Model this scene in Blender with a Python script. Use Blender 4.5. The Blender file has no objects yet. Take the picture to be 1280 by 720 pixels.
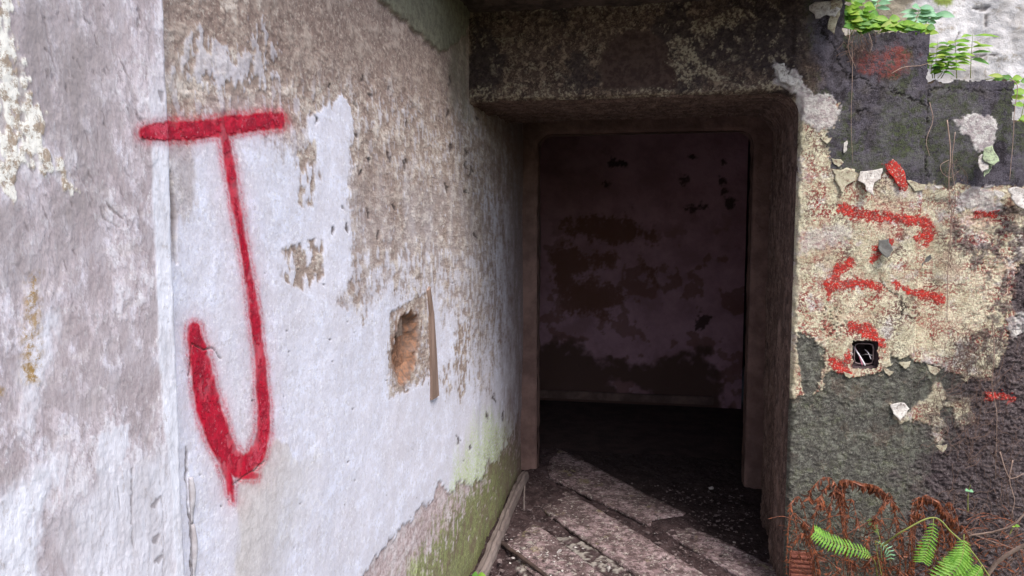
import bpy, bmesh, math, random
import numpy as np
from mathutils import Vector, Matrix

# ------------------------------------------------------------------ camera, sky, sun, exposure
sc = bpy.context.scene
COL = sc.collection
CAMZ = 1.5
YAW = math.radians(10.4)
PITCH = math.radians(4.95)
FPX = 924.0
cam = bpy.data.cameras.new('camera')
cam.lens = FPX / 1280 * 36; cam.sensor_width = 36; cam.clip_start = 0.02; cam.clip_end = 3000
camo = bpy.data.objects.new('camera', cam); COL.objects.link(camo)
camo.location = (0, 0, CAMZ); camo.rotation_euler = (math.pi/2 - PITCH, 0, YAW)
sc.camera = camo

SUN_EL = math.radians(56)
SUN_H = (-0.60, 0.80)                       # horizontal travel direction of the light
world = bpy.data.worlds.new('World'); sc.world = world; world.use_nodes = True
wn = world.node_tree.nodes; wl = world.node_tree.links
sky = wn.new('ShaderNodeTexSky'); sky.sky_type = 'NISHITA'; sky.sun_disc = False
sky.sun_elevation = SUN_EL
sky.sun_rotation = math.atan2(-SUN_H[0], -SUN_H[1])
sky.air_density = 1.0; sky.dust_density = 3.0; sky.ozone_density = 1.0
bg = wn['Background']; bg.inputs['Strength'].default_value = 0.12
wl.new(sky.outputs['Color'], bg.inputs['Color'])
sun = bpy.data.lights.new('sun', 'SUN'); sun.energy = 1.5; sun.angle = math.radians(24); sun.color = (1.0, 0.97, 0.94)
suno = bpy.data.objects.new('sun', sun); COL.objects.link(suno)
d = Vector((SUN_H[0]*math.cos(SUN_EL), SUN_H[1]*math.cos(SUN_EL), -math.sin(SUN_EL)))
suno.rotation_euler = d.to_track_quat('-Z', 'Y').to_euler(); suno.location = (3, -4, 8)
vs_ = sc.view_settings
vs_.view_transform = 'Standard'; vs_.look = 'None'; vs_.exposure = 1.3; vs_.gamma = 1.0; vs_.use_curve_mapping = False
sc.render.engine = 'CYCLES'
sc.cycles.use_denoising = True
sc.cycles.max_bounces = 8
random.seed(7)
RNG = np.random.default_rng(7)

# ------------------------------------------------------------------ projection helpers
FW = np.array([-math.sin(YAW)*math.cos(PITCH), math.cos(YAW)*math.cos(PITCH), -math.sin(PITCH)])
RT = np.array([math.cos(YAW), math.sin(YAW), 0.0])
UP = np.cross(RT, FW)
CAM = np.array([0, 0, CAMZ])
def ray(u, v): return FW + RT*((u-640)/FPX) + UP*(-(v-360)/FPX)
def at_y(u, v, Y): r = ray(u, v); t = Y/r[1]; return Vector(CAM + r*t)
def at_x(u, v, X): r = ray(u, v); t = X/r[0]; return Vector(CAM + r*t)
def at_z(u, v, Z): r = ray(u, v); t = (Z-CAMZ)/r[2]; return Vector(CAM + r*t)
def project(x, y, z):
    p = np.stack([x, y, z-CAMZ], -1)
    w = np.maximum(p @ FW, 1e-3)
    return 640 + FPX*(p @ RT)/w, 360 - FPX*(p @ UP)/w

# main dimensions
XL = -0.722        # left wall plane
XPIER = -0.695    # pier plane
YF = 2.98         # doorway wall plane
XR = 0.554        # right side of the opening
ZT = 1.995         # top of the opening
ZC = 2.345        # ceiling
YIN = 4.30        # inner doorway plane
YBACK = 6.2

# ------------------------------------------------------------------ numpy noise
def _hash(ix, iy, seed):
    h = (ix.astype(np.int64)*374761393 + iy.astype(np.int64)*668265263 + seed*1442695041) & 0xFFFFFFFF
    h = ((h ^ (h >> 13))*1274126177) & 0xFFFFFFFF
    return (h ^ (h >> 16)) & 0xFFFFFFFF
def noise2(x, y, seed=0):
    x0 = np.floor(x); y0 = np.floor(y); fx = x-x0; fy = y-y0
    ux = fx*fx*fx*(fx*(fx*6-15)+10); uy = fy*fy*fy*(fy*(fy*6-15)+10)
    def g(ox, oy):
        a = _hash(x0+ox, y0+oy, seed).astype(np.float64)*(2*math.pi/4294967296.0)
        return np.cos(a)*(fx-ox) + np.sin(a)*(fy-oy)
    a = g(0,0); b = g(1,0); c = g(0,1); dd = g(1,1)
    return ((a+(b-a)*ux)*(1-uy) + (c+(dd-c)*ux)*uy)*1.5
def fbm(x, y, octv=4, seed=0, gain=0.5):
    s = np.zeros(np.shape(x)); amp = 1.0; tot = 0
    for i in range(octv):
        s += amp*noise2(x*2**i+13.7*i, y*2**i-7.1*i, seed+i*17); tot += amp; amp *= gain
    return s/tot*1.6
def worley(x, y, seed=0):
    x0 = np.floor(x); y0 = np.floor(y); best = np.full(np.shape(x), 9.0)
    for ox in (-1,0,1):
        for oy in (-1,0,1):
            h = _hash(x0+ox, y0+oy, seed)
            px = x0+ox+(h & 0xFFFF)/65536.0; py = y0+oy+(h >> 16)/65536.0
            best = np.minimum(best, np.hypot(px-x, py-y))
    return best
def sstep(a, b, x):
    t = np.clip((x-a)/(b-a), 0, 1); return t*t*(3-2*t)
def poly_sd(u, v, poly, pad=80):
    """signed distance in pixels of the photograph, positive inside"""
    P = np.array(poly, float)
    out = np.full(u.shape, -float(pad))
    m = (u > P[:,0].min()-pad) & (u < P[:,0].max()+pad) & (v > P[:,1].min()-pad) & (v < P[:,1].max()+pad)
    uu = u[m]; vv = v[m]
    dist = np.full(uu.shape, 1e9); ins = np.zeros(uu.shape, bool)
    n = len(P)
    for i in range(n):
        a = P[i]; b = P[(i+1) % n]; e = b-a
        t = np.clip(((uu-a[0])*e[0]+(vv-a[1])*e[1])/max(e@e, 1e-9), 0, 1)
        dist = np.minimum(dist, np.hypot(uu-a[0]-t*e[0], vv-a[1]-t*e[1]))
        c = ((a[1] <= vv) & (b[1] > vv)) | ((b[1] <= vv) & (a[1] > vv))
        if abs(e[1]) > 1e-9:
            xi = a[0] + (vv-a[1])/e[1]*e[0]
            ins ^= c & (uu < xi)
    out[m] = np.where(ins, dist, -np.minimum(dist, pad))
    return out
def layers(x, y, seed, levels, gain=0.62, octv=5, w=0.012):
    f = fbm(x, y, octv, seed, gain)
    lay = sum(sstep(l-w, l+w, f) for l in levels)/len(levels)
    lip_shade = np.clip(sum(np.exp(-np.square((f-l+2.2*w)/(1.7*w))) for l in levels), 0, 1)  # thin shadow line just below each layer edge, used as colour
    return lay, lip_shade
def stroke_sd(u, v, pts):
    """pts (u,v,r): positive inside the stroke, in pixels"""
    best = np.full(u.shape, -200.0)
    if len(pts) == 1: pts = [pts[0], pts[0]]
    for (a0,a1,ra),(b0,b1,rb) in zip(pts[:-1], pts[1:]):
        ex, ey = b0-a0, b1-a1; L = max(ex*ex+ey*ey, 1e-9)
        t = np.clip(((u-a0)*ex+(v-a1)*ey)/L, 0, 1)
        best = np.maximum(best, ra+(rb-ra)*t - np.hypot(u-a0-t*ex, v-a1-t*ey))
    return best

# ------------------------------------------------------------------ object helpers
def props(o, label=None, cat=None, group=None, kind=None):
    if label: o['label'] = label
    if cat: o['category'] = cat
    if group: o['group'] = group
    if kind: o['kind'] = kind
    return o
def thing(name, label, cat, loc=(0,0,0), group=None, kind=None):
    o = bpy.data.objects.new(name, None); COL.objects.link(o); o.location = loc; o.empty_display_size = 0.1
    return props(o, label, cat, group, kind)
def link(name, me, mat, parent=None, smooth=False):
    o = bpy.data.objects.new(name, me); COL.objects.link(o)
    if mat is not None:
        me.materials.clear(); me.materials.append(mat)
    if smooth:
        me.polygons.foreach_set('use_smooth', np.ones(len(me.polygons), bool))
    if parent is not None:
        o.parent = parent
        o.matrix_parent_inverse = Matrix.Translation(-parent.location)
    return o
def mesh_np(name, verts, quads, attrs=None, smooth=True):
    me = bpy.data.meshes.new(name)
    n = len(verts); m = len(quads)
    me.vertices.add(n); me.vertices.foreach_set('co', np.asarray(verts, np.float32).ravel())
    me.loops.add(m*4); me.loops.foreach_set('vertex_index', np.asarray(quads, np.int32).ravel())
    me.polygons.add(m); me.polygons.foreach_set('loop_start', np.arange(0, m*4, 4, dtype=np.int32))
    try: me.polygons.foreach_set('loop_total', np.full(m, 4, np.int32))
    except Exception: pass
    me.update(calc_edges=True)
    if attrs:
        for k, a in attrs.items():
            at = me.attributes.new(k, 'FLOAT', 'POINT'); at.data.foreach_set('value', np.asarray(a, np.float32).ravel())
    if smooth: me.polygons.foreach_set('use_smooth', np.ones(m, bool))
    me.validate()
    return me
def grid_quads(nr, nc, keep=None):
    i = np.arange(nr*nc).reshape(nr, nc)
    q = np.stack([i[:-1,:-1], i[:-1,1:], i[1:,1:], i[1:,:-1]], -1)
    if keep is not None: return q[keep]
    return q.reshape(-1, 4)
def submesh(name, verts, quads, attrs=None):
    used = np.unique(quads); mp = np.full(len(verts), -1); mp[used] = np.arange(len(used))
    at = {k: np.ravel(a)[used] for k, a in attrs.items()} if attrs else None
    return mesh_np(name, verts[used], mp[quads], at)
def bm_mesh(name, bm):
    me = bpy.data.meshes.new(name); bmesh.ops.recalc_face_normals(bm, faces=bm.faces); bm.to_mesh(me); bm.free(); return me
def add_box(bm, lo, hi):
    r = bmesh.ops.create_cube(bm, size=1.0)
    for w in r['verts']:
        w.co = Vector([lo[i]+(w.co[i]+0.5)*(hi[i]-lo[i]) for i in range(3)])
    return r['verts']
def box_obj(name, lo, hi, mat, parent=None, bev=0.0):
    bm = bmesh.new(); add_box(bm, lo, hi)
    if bev: bmesh.ops.bevel(bm, geom=bm.edges[:], offset=bev, segments=2, affect='EDGES')
    return link(name, bm_mesh(name, bm), mat, parent)
def add_tube(bm, pts, rad, n=6, cap=True):
    pts = [Vector(p) for p in pts]
    rings = []
    up = Vector((0.31, 0.2, 0.93))
    for i, p in enumerate(pts):
        t = (pts[min(i+1, len(pts)-1)] - pts[max(i-1, 0)]).normalized()
        a = t.cross(up)
        if a.length < 1e-4: a = t.cross(Vector((1,0,0)))
        a.normalize(); b = t.cross(a)
        r = rad(i/(len(pts)-1)) if callable(rad) else rad
        rings.append([bm.verts.new(p + a*(r*math.cos(2*math.pi*k/n)) + b*(r*math.sin(2*math.pi*k/n))) for k in range(n)])
    for A, B in zip(rings[:-1], rings[1:]):
        for k in range(n):
            f = bm.faces.new((A[k], A[(k+1) % n], B[(k+1) % n], B[k])); f.smooth = True
    if cap:
        bm.faces.new(rings[0][::-1]); bm.faces.new(rings[-1])
def catmull(P, n=6):
    P = [Vector(p) for p in P]; Q = [P[0]*2-P[1]] + P + [P[-1]*2-P[-2]]; out = []
    for i in range(1, len(Q)-2):
        a, b, c, dd = Q[i-1:i+3]
        for k in range(n):
            t = k/n
            out.append(0.5*((2*b)+(c-a)*t+(2*a-5*b+4*c-dd)*t*t+(3*b-a-3*c+dd)*t**3))
    out.append(P[-1]); return out

# ------------------------------------------------------------------ node materials
class Mat:
    def __init__(s, name, rough=0.85, spec=0.25):
        s.m = bpy.data.materials.new(name); s.m.use_nodes = True
        s.t = s.m.node_tree; s.n = s.t.nodes; s.l = s.t.links
        s.b = s.n['Principled BSDF']; s.b.inputs['Roughness'].default_value = rough
        s.b.inputs['Specular IOR Level'].default_value = spec
        s.tc = s.n.new('ShaderNodeTexCoord').outputs['Object']; s.bump_prev = None
    def sock(s, inp, val):
        if hasattr(val, 'is_output'): s.l.new(val, inp)
        elif isinstance(val, (tuple, list)): inp.default_value = (*val[:3], 1.0)
        else: inp.default_value = val
    def noise(s, scale, detail=4, rough=0.6, lo=0.35, hi=0.65, st=(1,1,1), dist=0.0, kind='noise'):
        mp = s.n.new('ShaderNodeMapping'); s.l.new(s.tc, mp.inputs['Vector']); mp.inputs['Scale'].default_value = st
        mp.inputs['Location'].default_value = (random.uniform(-9,9), random.uniform(-9,9), random.uniform(-9,9))
        if kind == 'noise':
            nt = s.n.new('ShaderNodeTexNoise'); nt.inputs['Detail'].default_value = detail
            nt.inputs['Roughness'].default_value = rough; nt.inputs['Distortion'].default_value = dist
            out = nt.outputs['Fac']
        else:
            nt = s.n.new('ShaderNodeTexVoronoi'); nt.feature = kind; out = nt.outputs['Distance']
        nt.inputs['Scale'].default_value = scale
        s.l.new(mp.outputs['Vector'], nt.inputs['Vector'])
        return s.rng(out, lo, hi)
    def rng(s, x, lo, hi, a=0.0, b=1.0):
        mr = s.n.new('ShaderNodeMapRange'); mr.interpolation_type = 'SMOOTHSTEP'
        s.sock(mr.inputs['Value'], x)
        mr.inputs['From Min'].default_value = lo; mr.inputs['From Max'].default_value = hi
        mr.inputs['To Min'].default_value = a; mr.inputs['To Max'].default_value = b
        return mr.outputs['Result']
    def attr(s, name):
        a = s.n.new('ShaderNodeAttribute'); a.attribute_name = name; return a.outputs['Fac']
    def mth(s, op, a, b=0.0):
        m = s.n.new('ShaderNodeMath'); m.operation = op; m.use_clamp = False
        s.sock(m.inputs[0], a); s.sock(m.inputs[1], b); return m.outputs[0]
    def mix(s, a, b, f, mode='MIX'):
        m = s.n.new('ShaderNodeMix'); m.data_type = 'RGBA'; m.blend_type = mode; m.clamp_factor = True
        s.sock(m.inputs['Factor'], f); s.sock(m.inputs['A'], a); s.sock(m.inputs['B'], b); return m.outputs['Result']
    def spk(s, c1, c2, scale, lo=0.4, hi=0.6, detail=4, rough=0.65, st=(1,1,1), dist=0.0):
        return s.mix(c1, c2, s.noise(scale, detail, rough, lo, hi, st, dist))
    def bump(s, h, strength=0.3, distance=0.003):
        b = s.n.new('ShaderNodeBump'); b.inputs['Strength'].default_value = strength; b.inputs['Distance'].default_value = distance
        s.sock(b.inputs['Height'], h)
        if s.bump_prev is not None: s.l.new(s.bump_prev, b.inputs['Normal'])
        s.bump_prev = b.outputs['Normal']
    def done(s, col, rough=None):
        s.sock(s.b.inputs['Base Color'], col)
        if rough is not None: s.sock(s.b.inputs['Roughness'], rough)
        if s.bump_prev is not None: s.l.new(s.bump_prev, s.b.inputs['Normal'])
        return s.m
def simple(name, c1, c2, scale=20, rough=0.85, bump=0.4, bs=60, bd=0.003, st=(1,1,1), lo=0.35, hi=0.65):
    m = Mat(name, rough); c = m.spk(c1, c2, scale, lo, hi, 6, 0.65, st)
    c = m.mix(c, tuple(x*0.55 for x in c1), m.mth('MULTIPLY', m.noise(scale*3.3, 5, 0.7, 0.52, 0.7, st), 0.6))
    m.bump(m.noise(bs, 6, 0.7, 0.1, 0.9, st), bump, bd)
    return m.done(c)
def leafmat(name, c1, c2, trans=0.35, scale=18, vein=True):
    m = Mat(name, 0.5, 0.35); c = m.spk(c1, c2, scale, 0.35, 0.65)
    m.done(c)
    tr = m.n.new('ShaderNodeBsdfTranslucent'); m.sock(tr.inputs['Color'], m.mix(c, (0.45, 0.6, 0.05), 0.35) if trans > 0.2 else c)
    mx = m.n.new('ShaderNodeMixShader'); mx.inputs['Fac'].default_value = trans
    out = m.n['Material Output']
    m.l.new(m.b.outputs[0], mx.inputs[1]); m.l.new(tr.outputs[0], mx.inputs[2]); m.l.new(mx.outputs[0], out.inputs['Surface'])
    return m.m

# ================================================================== LEFT PLASTERED WALL
def wall_x_material():
    m = Mat('peeling_white_plaster', 0.88, 0.2)
    V = (1, 1.0, 1.05)
    X = lambda f, k: m.mth('MULTIPLY', f, k)
    white = m.spk((0.72,0.735,0.86), (0.62,0.62,0.71), 16, 0.40, 0.60, 6, 0.7, (1,1,1.2))
    white = m.mix(white, (0.56,0.51,0.535), X(m.noise(3.0, 5, 0.65, 0.48, 0.68, (1,1,0.8)), 0.55))
    white = m.mix(white, (0.46,0.43,0.44), X(m.noise(75, 5, 0.75, 0.50, 0.62, V), 0.55))
    white = m.mix(white, (0.86,0.86,0.90), X(m.noise(110, 4, 0.75, 0.52, 0.62, V), 0.6))
    beige = m.spk((0.53,0.45,0.39), (0.35,0.275,0.235), 42, 0.41, 0.58, 7, 0.78, V)
    beige = m.mix(beige, (0.27,0.20,0.17), X(m.noise(9, 6, 0.75, 0.46, 0.62, V), 0.55))
    beige = m.mix(beige, (0.68,0.62,0.55), X(m.noise(95, 5, 0.8, 0.52, 0.60, V), 0.75))
    beige = m.mix(beige, (0.13,0.09,0.08), X(m.noise(120, 5, 0.8, 0.57, 0.65, V), 0.75))
    brown = m.spk((0.31,0.23,0.195), (0.19,0.132,0.112), 50, 0.41, 0.58, 7, 0.78, V)
    brown = m.mix(brown, (0.55,0.48,0.415), X(m.noise(100, 5, 0.8, 0.53, 0.61, V), 0.75))
    brown = m.mix(brown, (0.10,0.07,0.062), X(m.noise(120, 5, 0.8, 0.56, 0.64, V), 0.8))
    pink = m.spk((0.55,0.46,0.47), (0.36,0.275,0.27), 45, 0.40, 0.60, 7, 0.78)
    pink = m.mix(pink, (0.66,0.62,0.64), X(m.noise(12, 6, 0.75, 0.46, 0.60), 0.7))
    moss = m.spk((0.24,0.275,0.10), (0.125,0.12,0.06), 75, 0.40, 0.60, 6, 0.8, (1,1,0.7))
    moss = m.mix(moss, (0.36,0.40,0.19), X(m.noise(130, 4, 0.8, 0.53, 0.62), 0.7))
    moss = m.mix(moss, (0.15,0.105,0.075), X(m.noise(14, 6, 0.75, 0.47, 0.62), 0.75))
    green = m.spk((0.19,0.185,0.13), (0.11,0.10,0.075), 34, 0.38, 0.62, 7, 0.78, V)
    green = m.mix(green, (0.24,0.23,0.17), X(m.noise(110, 4, 0.8, 0.54, 0.63, V), 0.6))
    white = m.mix(white, (0.585,0.565,0.625), X(m.rng(m.attr('lay'), 0.25, 0.75, 1.0, 0.0), 0.5))
    beige = m.mix(beige, m.spk((0.30,0.225,0.19), (0.215,0.155,0.13), 60, 0.42, 0.58), X(m.rng(m.attr('lay'), 0.2, 0.6, 1.0, 0.0), 0.75))
    beige = m.mix(beige, (0.66,0.59,0.53), X(m.rng(m.attr('lay'), 0.6, 0.95), 0.6))
    brown = m.mix(brown, m.spk((0.42,0.335,0.285), (0.32,0.25,0.21), 60, 0.42, 0.58), X(m.rng(m.attr('lay'), 0.4, 0.8), 0.8))
    c = m.mix(white, beige, m.attr('beige'))
    c = m.mix(c, brown, m.attr('brown'))
    c = m.mix(c, pink, m.attr('pink'))
    c = m.mix(c, m.spk((0.56,0.52,0.49), (0.44,0.40,0.37), 60, 0.42, 0.58, 6, 0.78), X(m.attr('stain'), 0.85))
    c = m.mix(c, (0.48,0.60,0.24), X(m.attr('algae'), m.noise(90, 5, 0.8, 0.42, 0.56)))
    c = m.mix(c, (0.13,0.09,0.08), X(m.attr('lip_shade'), 0.5))  # painted shadow under the plaster flake edges
    c = m.mix(c, moss, m.attr('moss'))
    c = m.mix(c, green, m.attr('green'))
    c = m.mix(c, m.spk((0.165,0.105,0.095), (0.25,0.18,0.165), 60, 0.4, 0.6, 6, 0.78, V), X(m.attr('shade_dirt'), 0.95))  # brown passage shade mixed with dirt, in the base colour
    red = m.spk((0.50,0.006,0.030), (0.27,0.004,0.020), 45, 0.4, 0.65, 6, 0.75)
    c = m.mix(c, red, m.attr('red'))
    c = m.mix(c, m.spk((0.27,0.14,0.085), (0.16,0.10,0.075), 60), m.attr('hole'))
    c = m.mix(c, (0.08,0.06,0.055), m.attr('crack'))
    m.bump(m.noise(190, 5, 0.75, 0.1, 0.9, (1,1,0.9)), 0.3, 0.003)
    return m.done(c)
MAT_PLASTER = wall_x_material()
def red_paint():
    m = Mat('red_spray_paint', 0.55, 0.4)
    c = m.spk((0.47,0.006,0.030), (0.26,0.004,0.020), 40, 0.38, 0.66, 6, 0.75)
    c = m.mix(c, (0.66,0.10,0.15), m.mth('MULTIPLY', m.noise(12, 6, 0.75, 0.5, 0.64), 0.55))
    c = m.mix(c, (0.24,0.006,0.022), m.mth('MULTIPLY', m.noise(70, 6, 0.8, 0.52, 0.6), 0.6))
    c = m.mix(c, (0.70,0.40,0.44), m.mth('MULTIPLY', m.noise(150, 5, 0.8, 0.58, 0.64), 0.35))
    m.bump(m.noise(120, 7, 0.75, 0.1, 0.9), 0.4, 0.003)
    return m.done(c)
MAT_RED = red_paint()

J_BAR = [(181,166,10),(206,164,13),(240,163.5,13),(280,158,13),(320,153,12),(348,151,11)]
J_STEM = [(280,168,6),(292,235,5.2),(301,290,5),(310,345,5.2),(319,400,5.5),(326,455,6),(329,500,7),(328,540,9),(319,570,11),(304,585,12)]
J_HOOK = [(245,412,9),(250,440,12),(257,480,14.5),(265,515,16),(275,548,16),(288,573,16),(303,586,13)]
J_DRIPS = [[(279,560,11),(283,590,6),(288,606,4),(290,626,2)], [(284,590,4),(285,618,2)], [(300,585,14),(316,594,6)], [(272,545,10),(276,575,3)]]
def red_field(u, v, wob):
    f = stroke_sd(u, v, J_BAR)
    for s in [J_STEM, J_HOOK] + J_DRIPS: f = np.maximum(f, stroke_sd(u, v, s))
    return f + wob

def left_wall():
    us = np.arange(196, 676, 1.2)
    ys = np.array([at_x(u, 300, XL)[1] for u in us])
    ys = np.concatenate([[0.75, 0.85], ys[ys > 0.88], np.linspace(ys[-1]+0.02, YIN+0.05, 12)])
    zs = np.concatenate([np.arange(-0.03, 0.9, 0.0042), np.arange(0.9, 1.93, 0.0023), np.arange(1.93, ZC+0.06, 0.004)])
    Y, Z = np.meshgrid(ys, zs)
    u, v = project(np.full(Y.shape, XL), Y, Z)
    a4 = fbm(Y*170, Z*110, 2, 15)
    a1 = fbm(Y*9, Z*5, 5, 1); a2 = fbm(Y*30, Z*14, 4, 5); a3 = fbm(Y*75, Z*40, 3, 9); st = fbm(Y*55, Z*22, 4, 21)
    def mask(poly, k, amp=9, edge=1.6, n=(1.0, 0.8, 0.45, 0.0)):
        s = poly_sd(u, v, poly) + amp*(n[0]*a1 + n[1]*a2 + n[2]*a3 + n[3]*st)
        return sstep(-edge, edge, s-k)
    tongue = mask([(388,150),(402,140),(416,122),(434,124),(440,150),(437,200),(434,250),(440,300),(430,360),(400,375),(385,330),(392,240)], 0, 7, 1.6)
    top_crisp = mask([(150,-60),(640,-60),(640,178),(600,180),(588,205),(566,178),(552,125),(538,140),(531,180),(520,206),(496,196),(475,165),(455,150),(440,148),(433,125),(417,120),(404,140),(398,158),(388,165),(377,125),(366,150),(352,172),(330,125),(300,100),(280,118),(245,128),(190,120)], 0, 11, 1.6, (1,0.9,0.5,0.5))
    tp = poly_sd(u, v, [(150,-60),(640,-60),(640,240),(600,250),(560,215),(500,215),(450,190),(400,200),(350,195),(310,160),(240,165),(190,150)], 120)
    top = sstep(-16, 16, tp + 22*a1 + 16*a2 + 15*a3 + 9*a4)*(0.72+0.28*sstep(0, 60, tp))
    top = np.clip(np.maximum(top, top_crisp*0.55)*(1-0.95*tongue), 0, 1)
    corner = mask([(205,110),(262,120),(250,165),(238,240),(226,330),(205,330)], 0, 14, 9)
    mid = mask([(430,185),(462,160),(500,195),(540,190),(592,200),(612,300),(606,420),(590,470),(578,395),(556,380),(540,350),(505,365),(478,345),(452,375),(430,372),(438,300),(430,250)], 0, 16, 3.5, (0.8,0.9,0.6,1.0))
    spots = worley(Y*24, Z*17, 3) + 0.25*a3
    midp = poly_sd(u, v, [(428,170),(470,150),(600,180),(622,300),(622,420),(600,480),(578,410),(556,385),(540,360),(505,375),(478,355),(452,385),(430,378),(442,300),(436,250)], 120)
    mid = np.maximum(mid*0.75, sstep(-14, 14, midp+16*a1+14*a2+13*a3+9*a4))*(0.85+0.2*a1)
    mid = mid*(0.35+0.65*sstep(0.28, 0.46, spots + 0.35*sstep(0, 40, 330-v) + 0.1*a2))*(1-0.9*tongue)
    patchp = sstep(-2, 2, poly_sd(u, v, [(487,392),(500,383),(532,366),(536,400),(538,470),(515,482),(488,498)])+3*a2)*(0.45+0.55*sstep(0.25,0.4,worley(Y*40, Z*40, 8)+0.1*a3))
    isl = patchp*0.95
    soft = 20*a1*0.6 + 14*a2 + 13*a3 + 9*a4
    for p in ([(372,190),(392,178),(398,225),(392,262),(374,255)], [(352,310),(404,300),(407,345),(380,362),(356,345)], [(487,390),(532,368),(545,440),(533,478),(488,497)],
              [(262,10),(288,0),(300,70),(270,90)], [(548,470),(562,450),(560,500)], [(566,420),(582,400),(586,480),(574,500)]):
        isl = np.maximum(isl, mask(p, 0, 6, 2.2)*sstep(0.22, 0.42, spots))
    holes_white = mask([(228,60),(262,40),(300,60),(330,30),(345,90),(300,110),(235,105)], 4, 20, 5, (0.5,1.2,1.3,0.4))*top*0.75
    flakes = sstep(0.18, 0.26, a2*0.7+st*0.6+a3*0.25)*sstep(120, 30, np.abs(v-175))*top*0.7     # cream flakes left inside the bare zone
    beige = np.clip(top + corner*0.55 + mid + isl, 0, 1)
    beige *= 1-0.85*np.maximum(holes_white, flakes*0.8)
    brown = mask([(205,0),(235,0),(300,15),(380,5),(470,20),(560,70),(582,110),(560,160),(530,110),(490,170),(450,140),(430,110),(380,110),(340,90),(290,85),(210,120)], 0, 22, 3, (0.9,1.0,0.5,0.8))*beige*(1-flakes)
    brown = np.maximum(brown*0.8, 0.85*sstep(-30, 40, poly_sd(u, v, [(330,-60),(600,-60),(600,120),(560,150),(500,120),(430,90),(370,60)], 120)+22*a1+14*a2+12*a3)*(1-tongue))  # soft brown: stain plus the shade under the ceiling, put into the colour
    brown = np.maximum(brown, 0.6*mask([(432,235),(470,205),(500,230),(480,340),(440,370)], 0, 14, 3)*mid)
    # lower loss of plaster
    low = mask([(425,760),(455,718),(480,684),(500,662),(512,648),(530,632),(543,622),(550,603),(557,612),(566,622),(574,604),(592,606),(604,598),(611,575),(620,582),(630,560),(642,540),(650,520),(664,492),(700,480),(760,760)], 0, 5, 1.2)
    pink = low
    mossf = 9*a4 + 8*a3 + poly_sd(u, v, [(500,770),(520,712),(545,668),(572,630),(596,600),(612,560),(640,545),(664,560),(690,620),(640,770)]) + 16*a1 + 10*a2 + 5*a3
    moss = sstep(-20, 16, mossf)*np.maximum(low, 0.5*sstep(-20,0,mossf)*sstep(-0.1,0.3,a3+a4))
    moss = moss*sstep(-0.5, 0.15, a2+0.6*a3+mossf*0.03)*0.95
    algae = sstep(-30, 10, poly_sd(u, v, [(560,650),(590,570),(612,530),(632,545),(640,600),(600,660)])+14*a1+6*a2)*(1-low)*0.9
    algae = np.maximum(algae, sstep(-10, 6, poly_sd(u, v, [(512,730),(518,700),(530,705),(534,730)])+4*a2)*0.9)
    stain = sstep(-3, 3, poly_sd(u, v, [(298,566),(345,548),(372,578),(398,566),(404,600),(380,650),(360,700),(350,760),(292,760)]) + 9*a1 + 5*a2)*0.8*sstep(440, 330, u+0.3*(v-560))
    green = mask([(462,-60),(470,-2),(505,26),(540,58),(556,66),(580,46),(600,-60)], 0, 3, 1.6)
    green = np.maximum(green, 0.55*sstep(-8, 10, poly_sd(u, v, [(556,60),(584,40),(590,160),(572,150)])+10*a1+5*a2))
    shade_dirt = sstep(598, 652, u + 14*a1 + 9*a2 + 6*a3 - 0.05*(v-300))  # shade beyond the lintel painted into the wall colour, with some dirt
    # graffiti
    rsd = red_field(u, v, 2.2*a1 + 1.6*a2 + 1.0*a3 + 0.7*a4)
    core = sstep(-3.6, 2.4, rsd)
    speck = RNG.random(u.shape)
    halo = np.exp(-np.square(np.maximum(-rsd, 0)/5.0))*0.72*(0.5+0.8*speck) + np.exp(-np.square(np.maximum(-rsd, 0)/18))*0.12
    red = np.clip(np.maximum(core*(0.95+0.1*a2), halo*(1-core)), 0, 1)
    # cracks and chips
    crack = np.zeros_like(u)
    for pts in ([(238,470,1),(243,430,.8),(255,438,.9),(268,436,.9),(276,448,.8)], [(292,606,.7),(310,592,.7),(330,575,.6)], [(234,560,1),(232,600,1),(236,660,1),(238,720,1)]):
        crack = np.maximum(crack, 0.8*sstep(-0.8, 0.5, stroke_sd(u+3*a2+1.5*a3, v+3*a1, pts)-0.25))
    for _ in range(34):                                 # short vertical chips in the bare zone
        cu = random.uniform(390, 600); cv = random.uniform(90, 300) if random.random() < .75 else random.uniform(480, 560)
        if cv > 400: cu = random.uniform(560, 640)
        L = random.uniform(4, 13)
        crack = np.maximum(crack, 0.9*sstep(-1.0, 0.5, stroke_sd(u, v, [(cu,cv,.5),(cu+random.uniform(-2,3),cv+L*0.5,1.4),(cu+random.uniform(-3,4),cv+L,.4)])+1.4*a3))
    for _ in range(40):                                 # specks on the white field
        cu = random.uniform(245, 620); cv = random.uniform(330, 690)
        crack = np.maximum(crack, 0.65*sstep(-0.8, 0.5, stroke_sd(u, v, [(cu,cv,random.uniform(.4,1.2))])))
    cside = sstep(-1.6, 1.2, stroke_sd(u, v, [(213,215,.6),(216,245,2.0),(219,275,2.4),(219,300,1.6),(222,330,.5)]))
    crack = np.maximum(crack, cside)
    hole = stroke_sd(u, v, [(511,402,9),(509,425,13),(507,450,12),(503,476,3)]) + 2.2*a2*3*0.5 + 1.5*a3
    lay, lip_shade = layers(Y*20, Z*30, 901, (-0.28, -0.05, 0.16, 0.36))
    lay2, lip_shade2 = layers(Y*7, Z*11, 911, (-0.15, 0.12, 0.34), 0.6, 6)
    zone = np.clip(beige+0.7*low, 0, 1)
    # relief
    loss = np.clip((top_crisp*0.6+0.4*top)*(1-tongue)*(1-holes_white*0.8)*(1-flakes*0.7) + mid*0.6 + isl*0.6, 0, 1)
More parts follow.
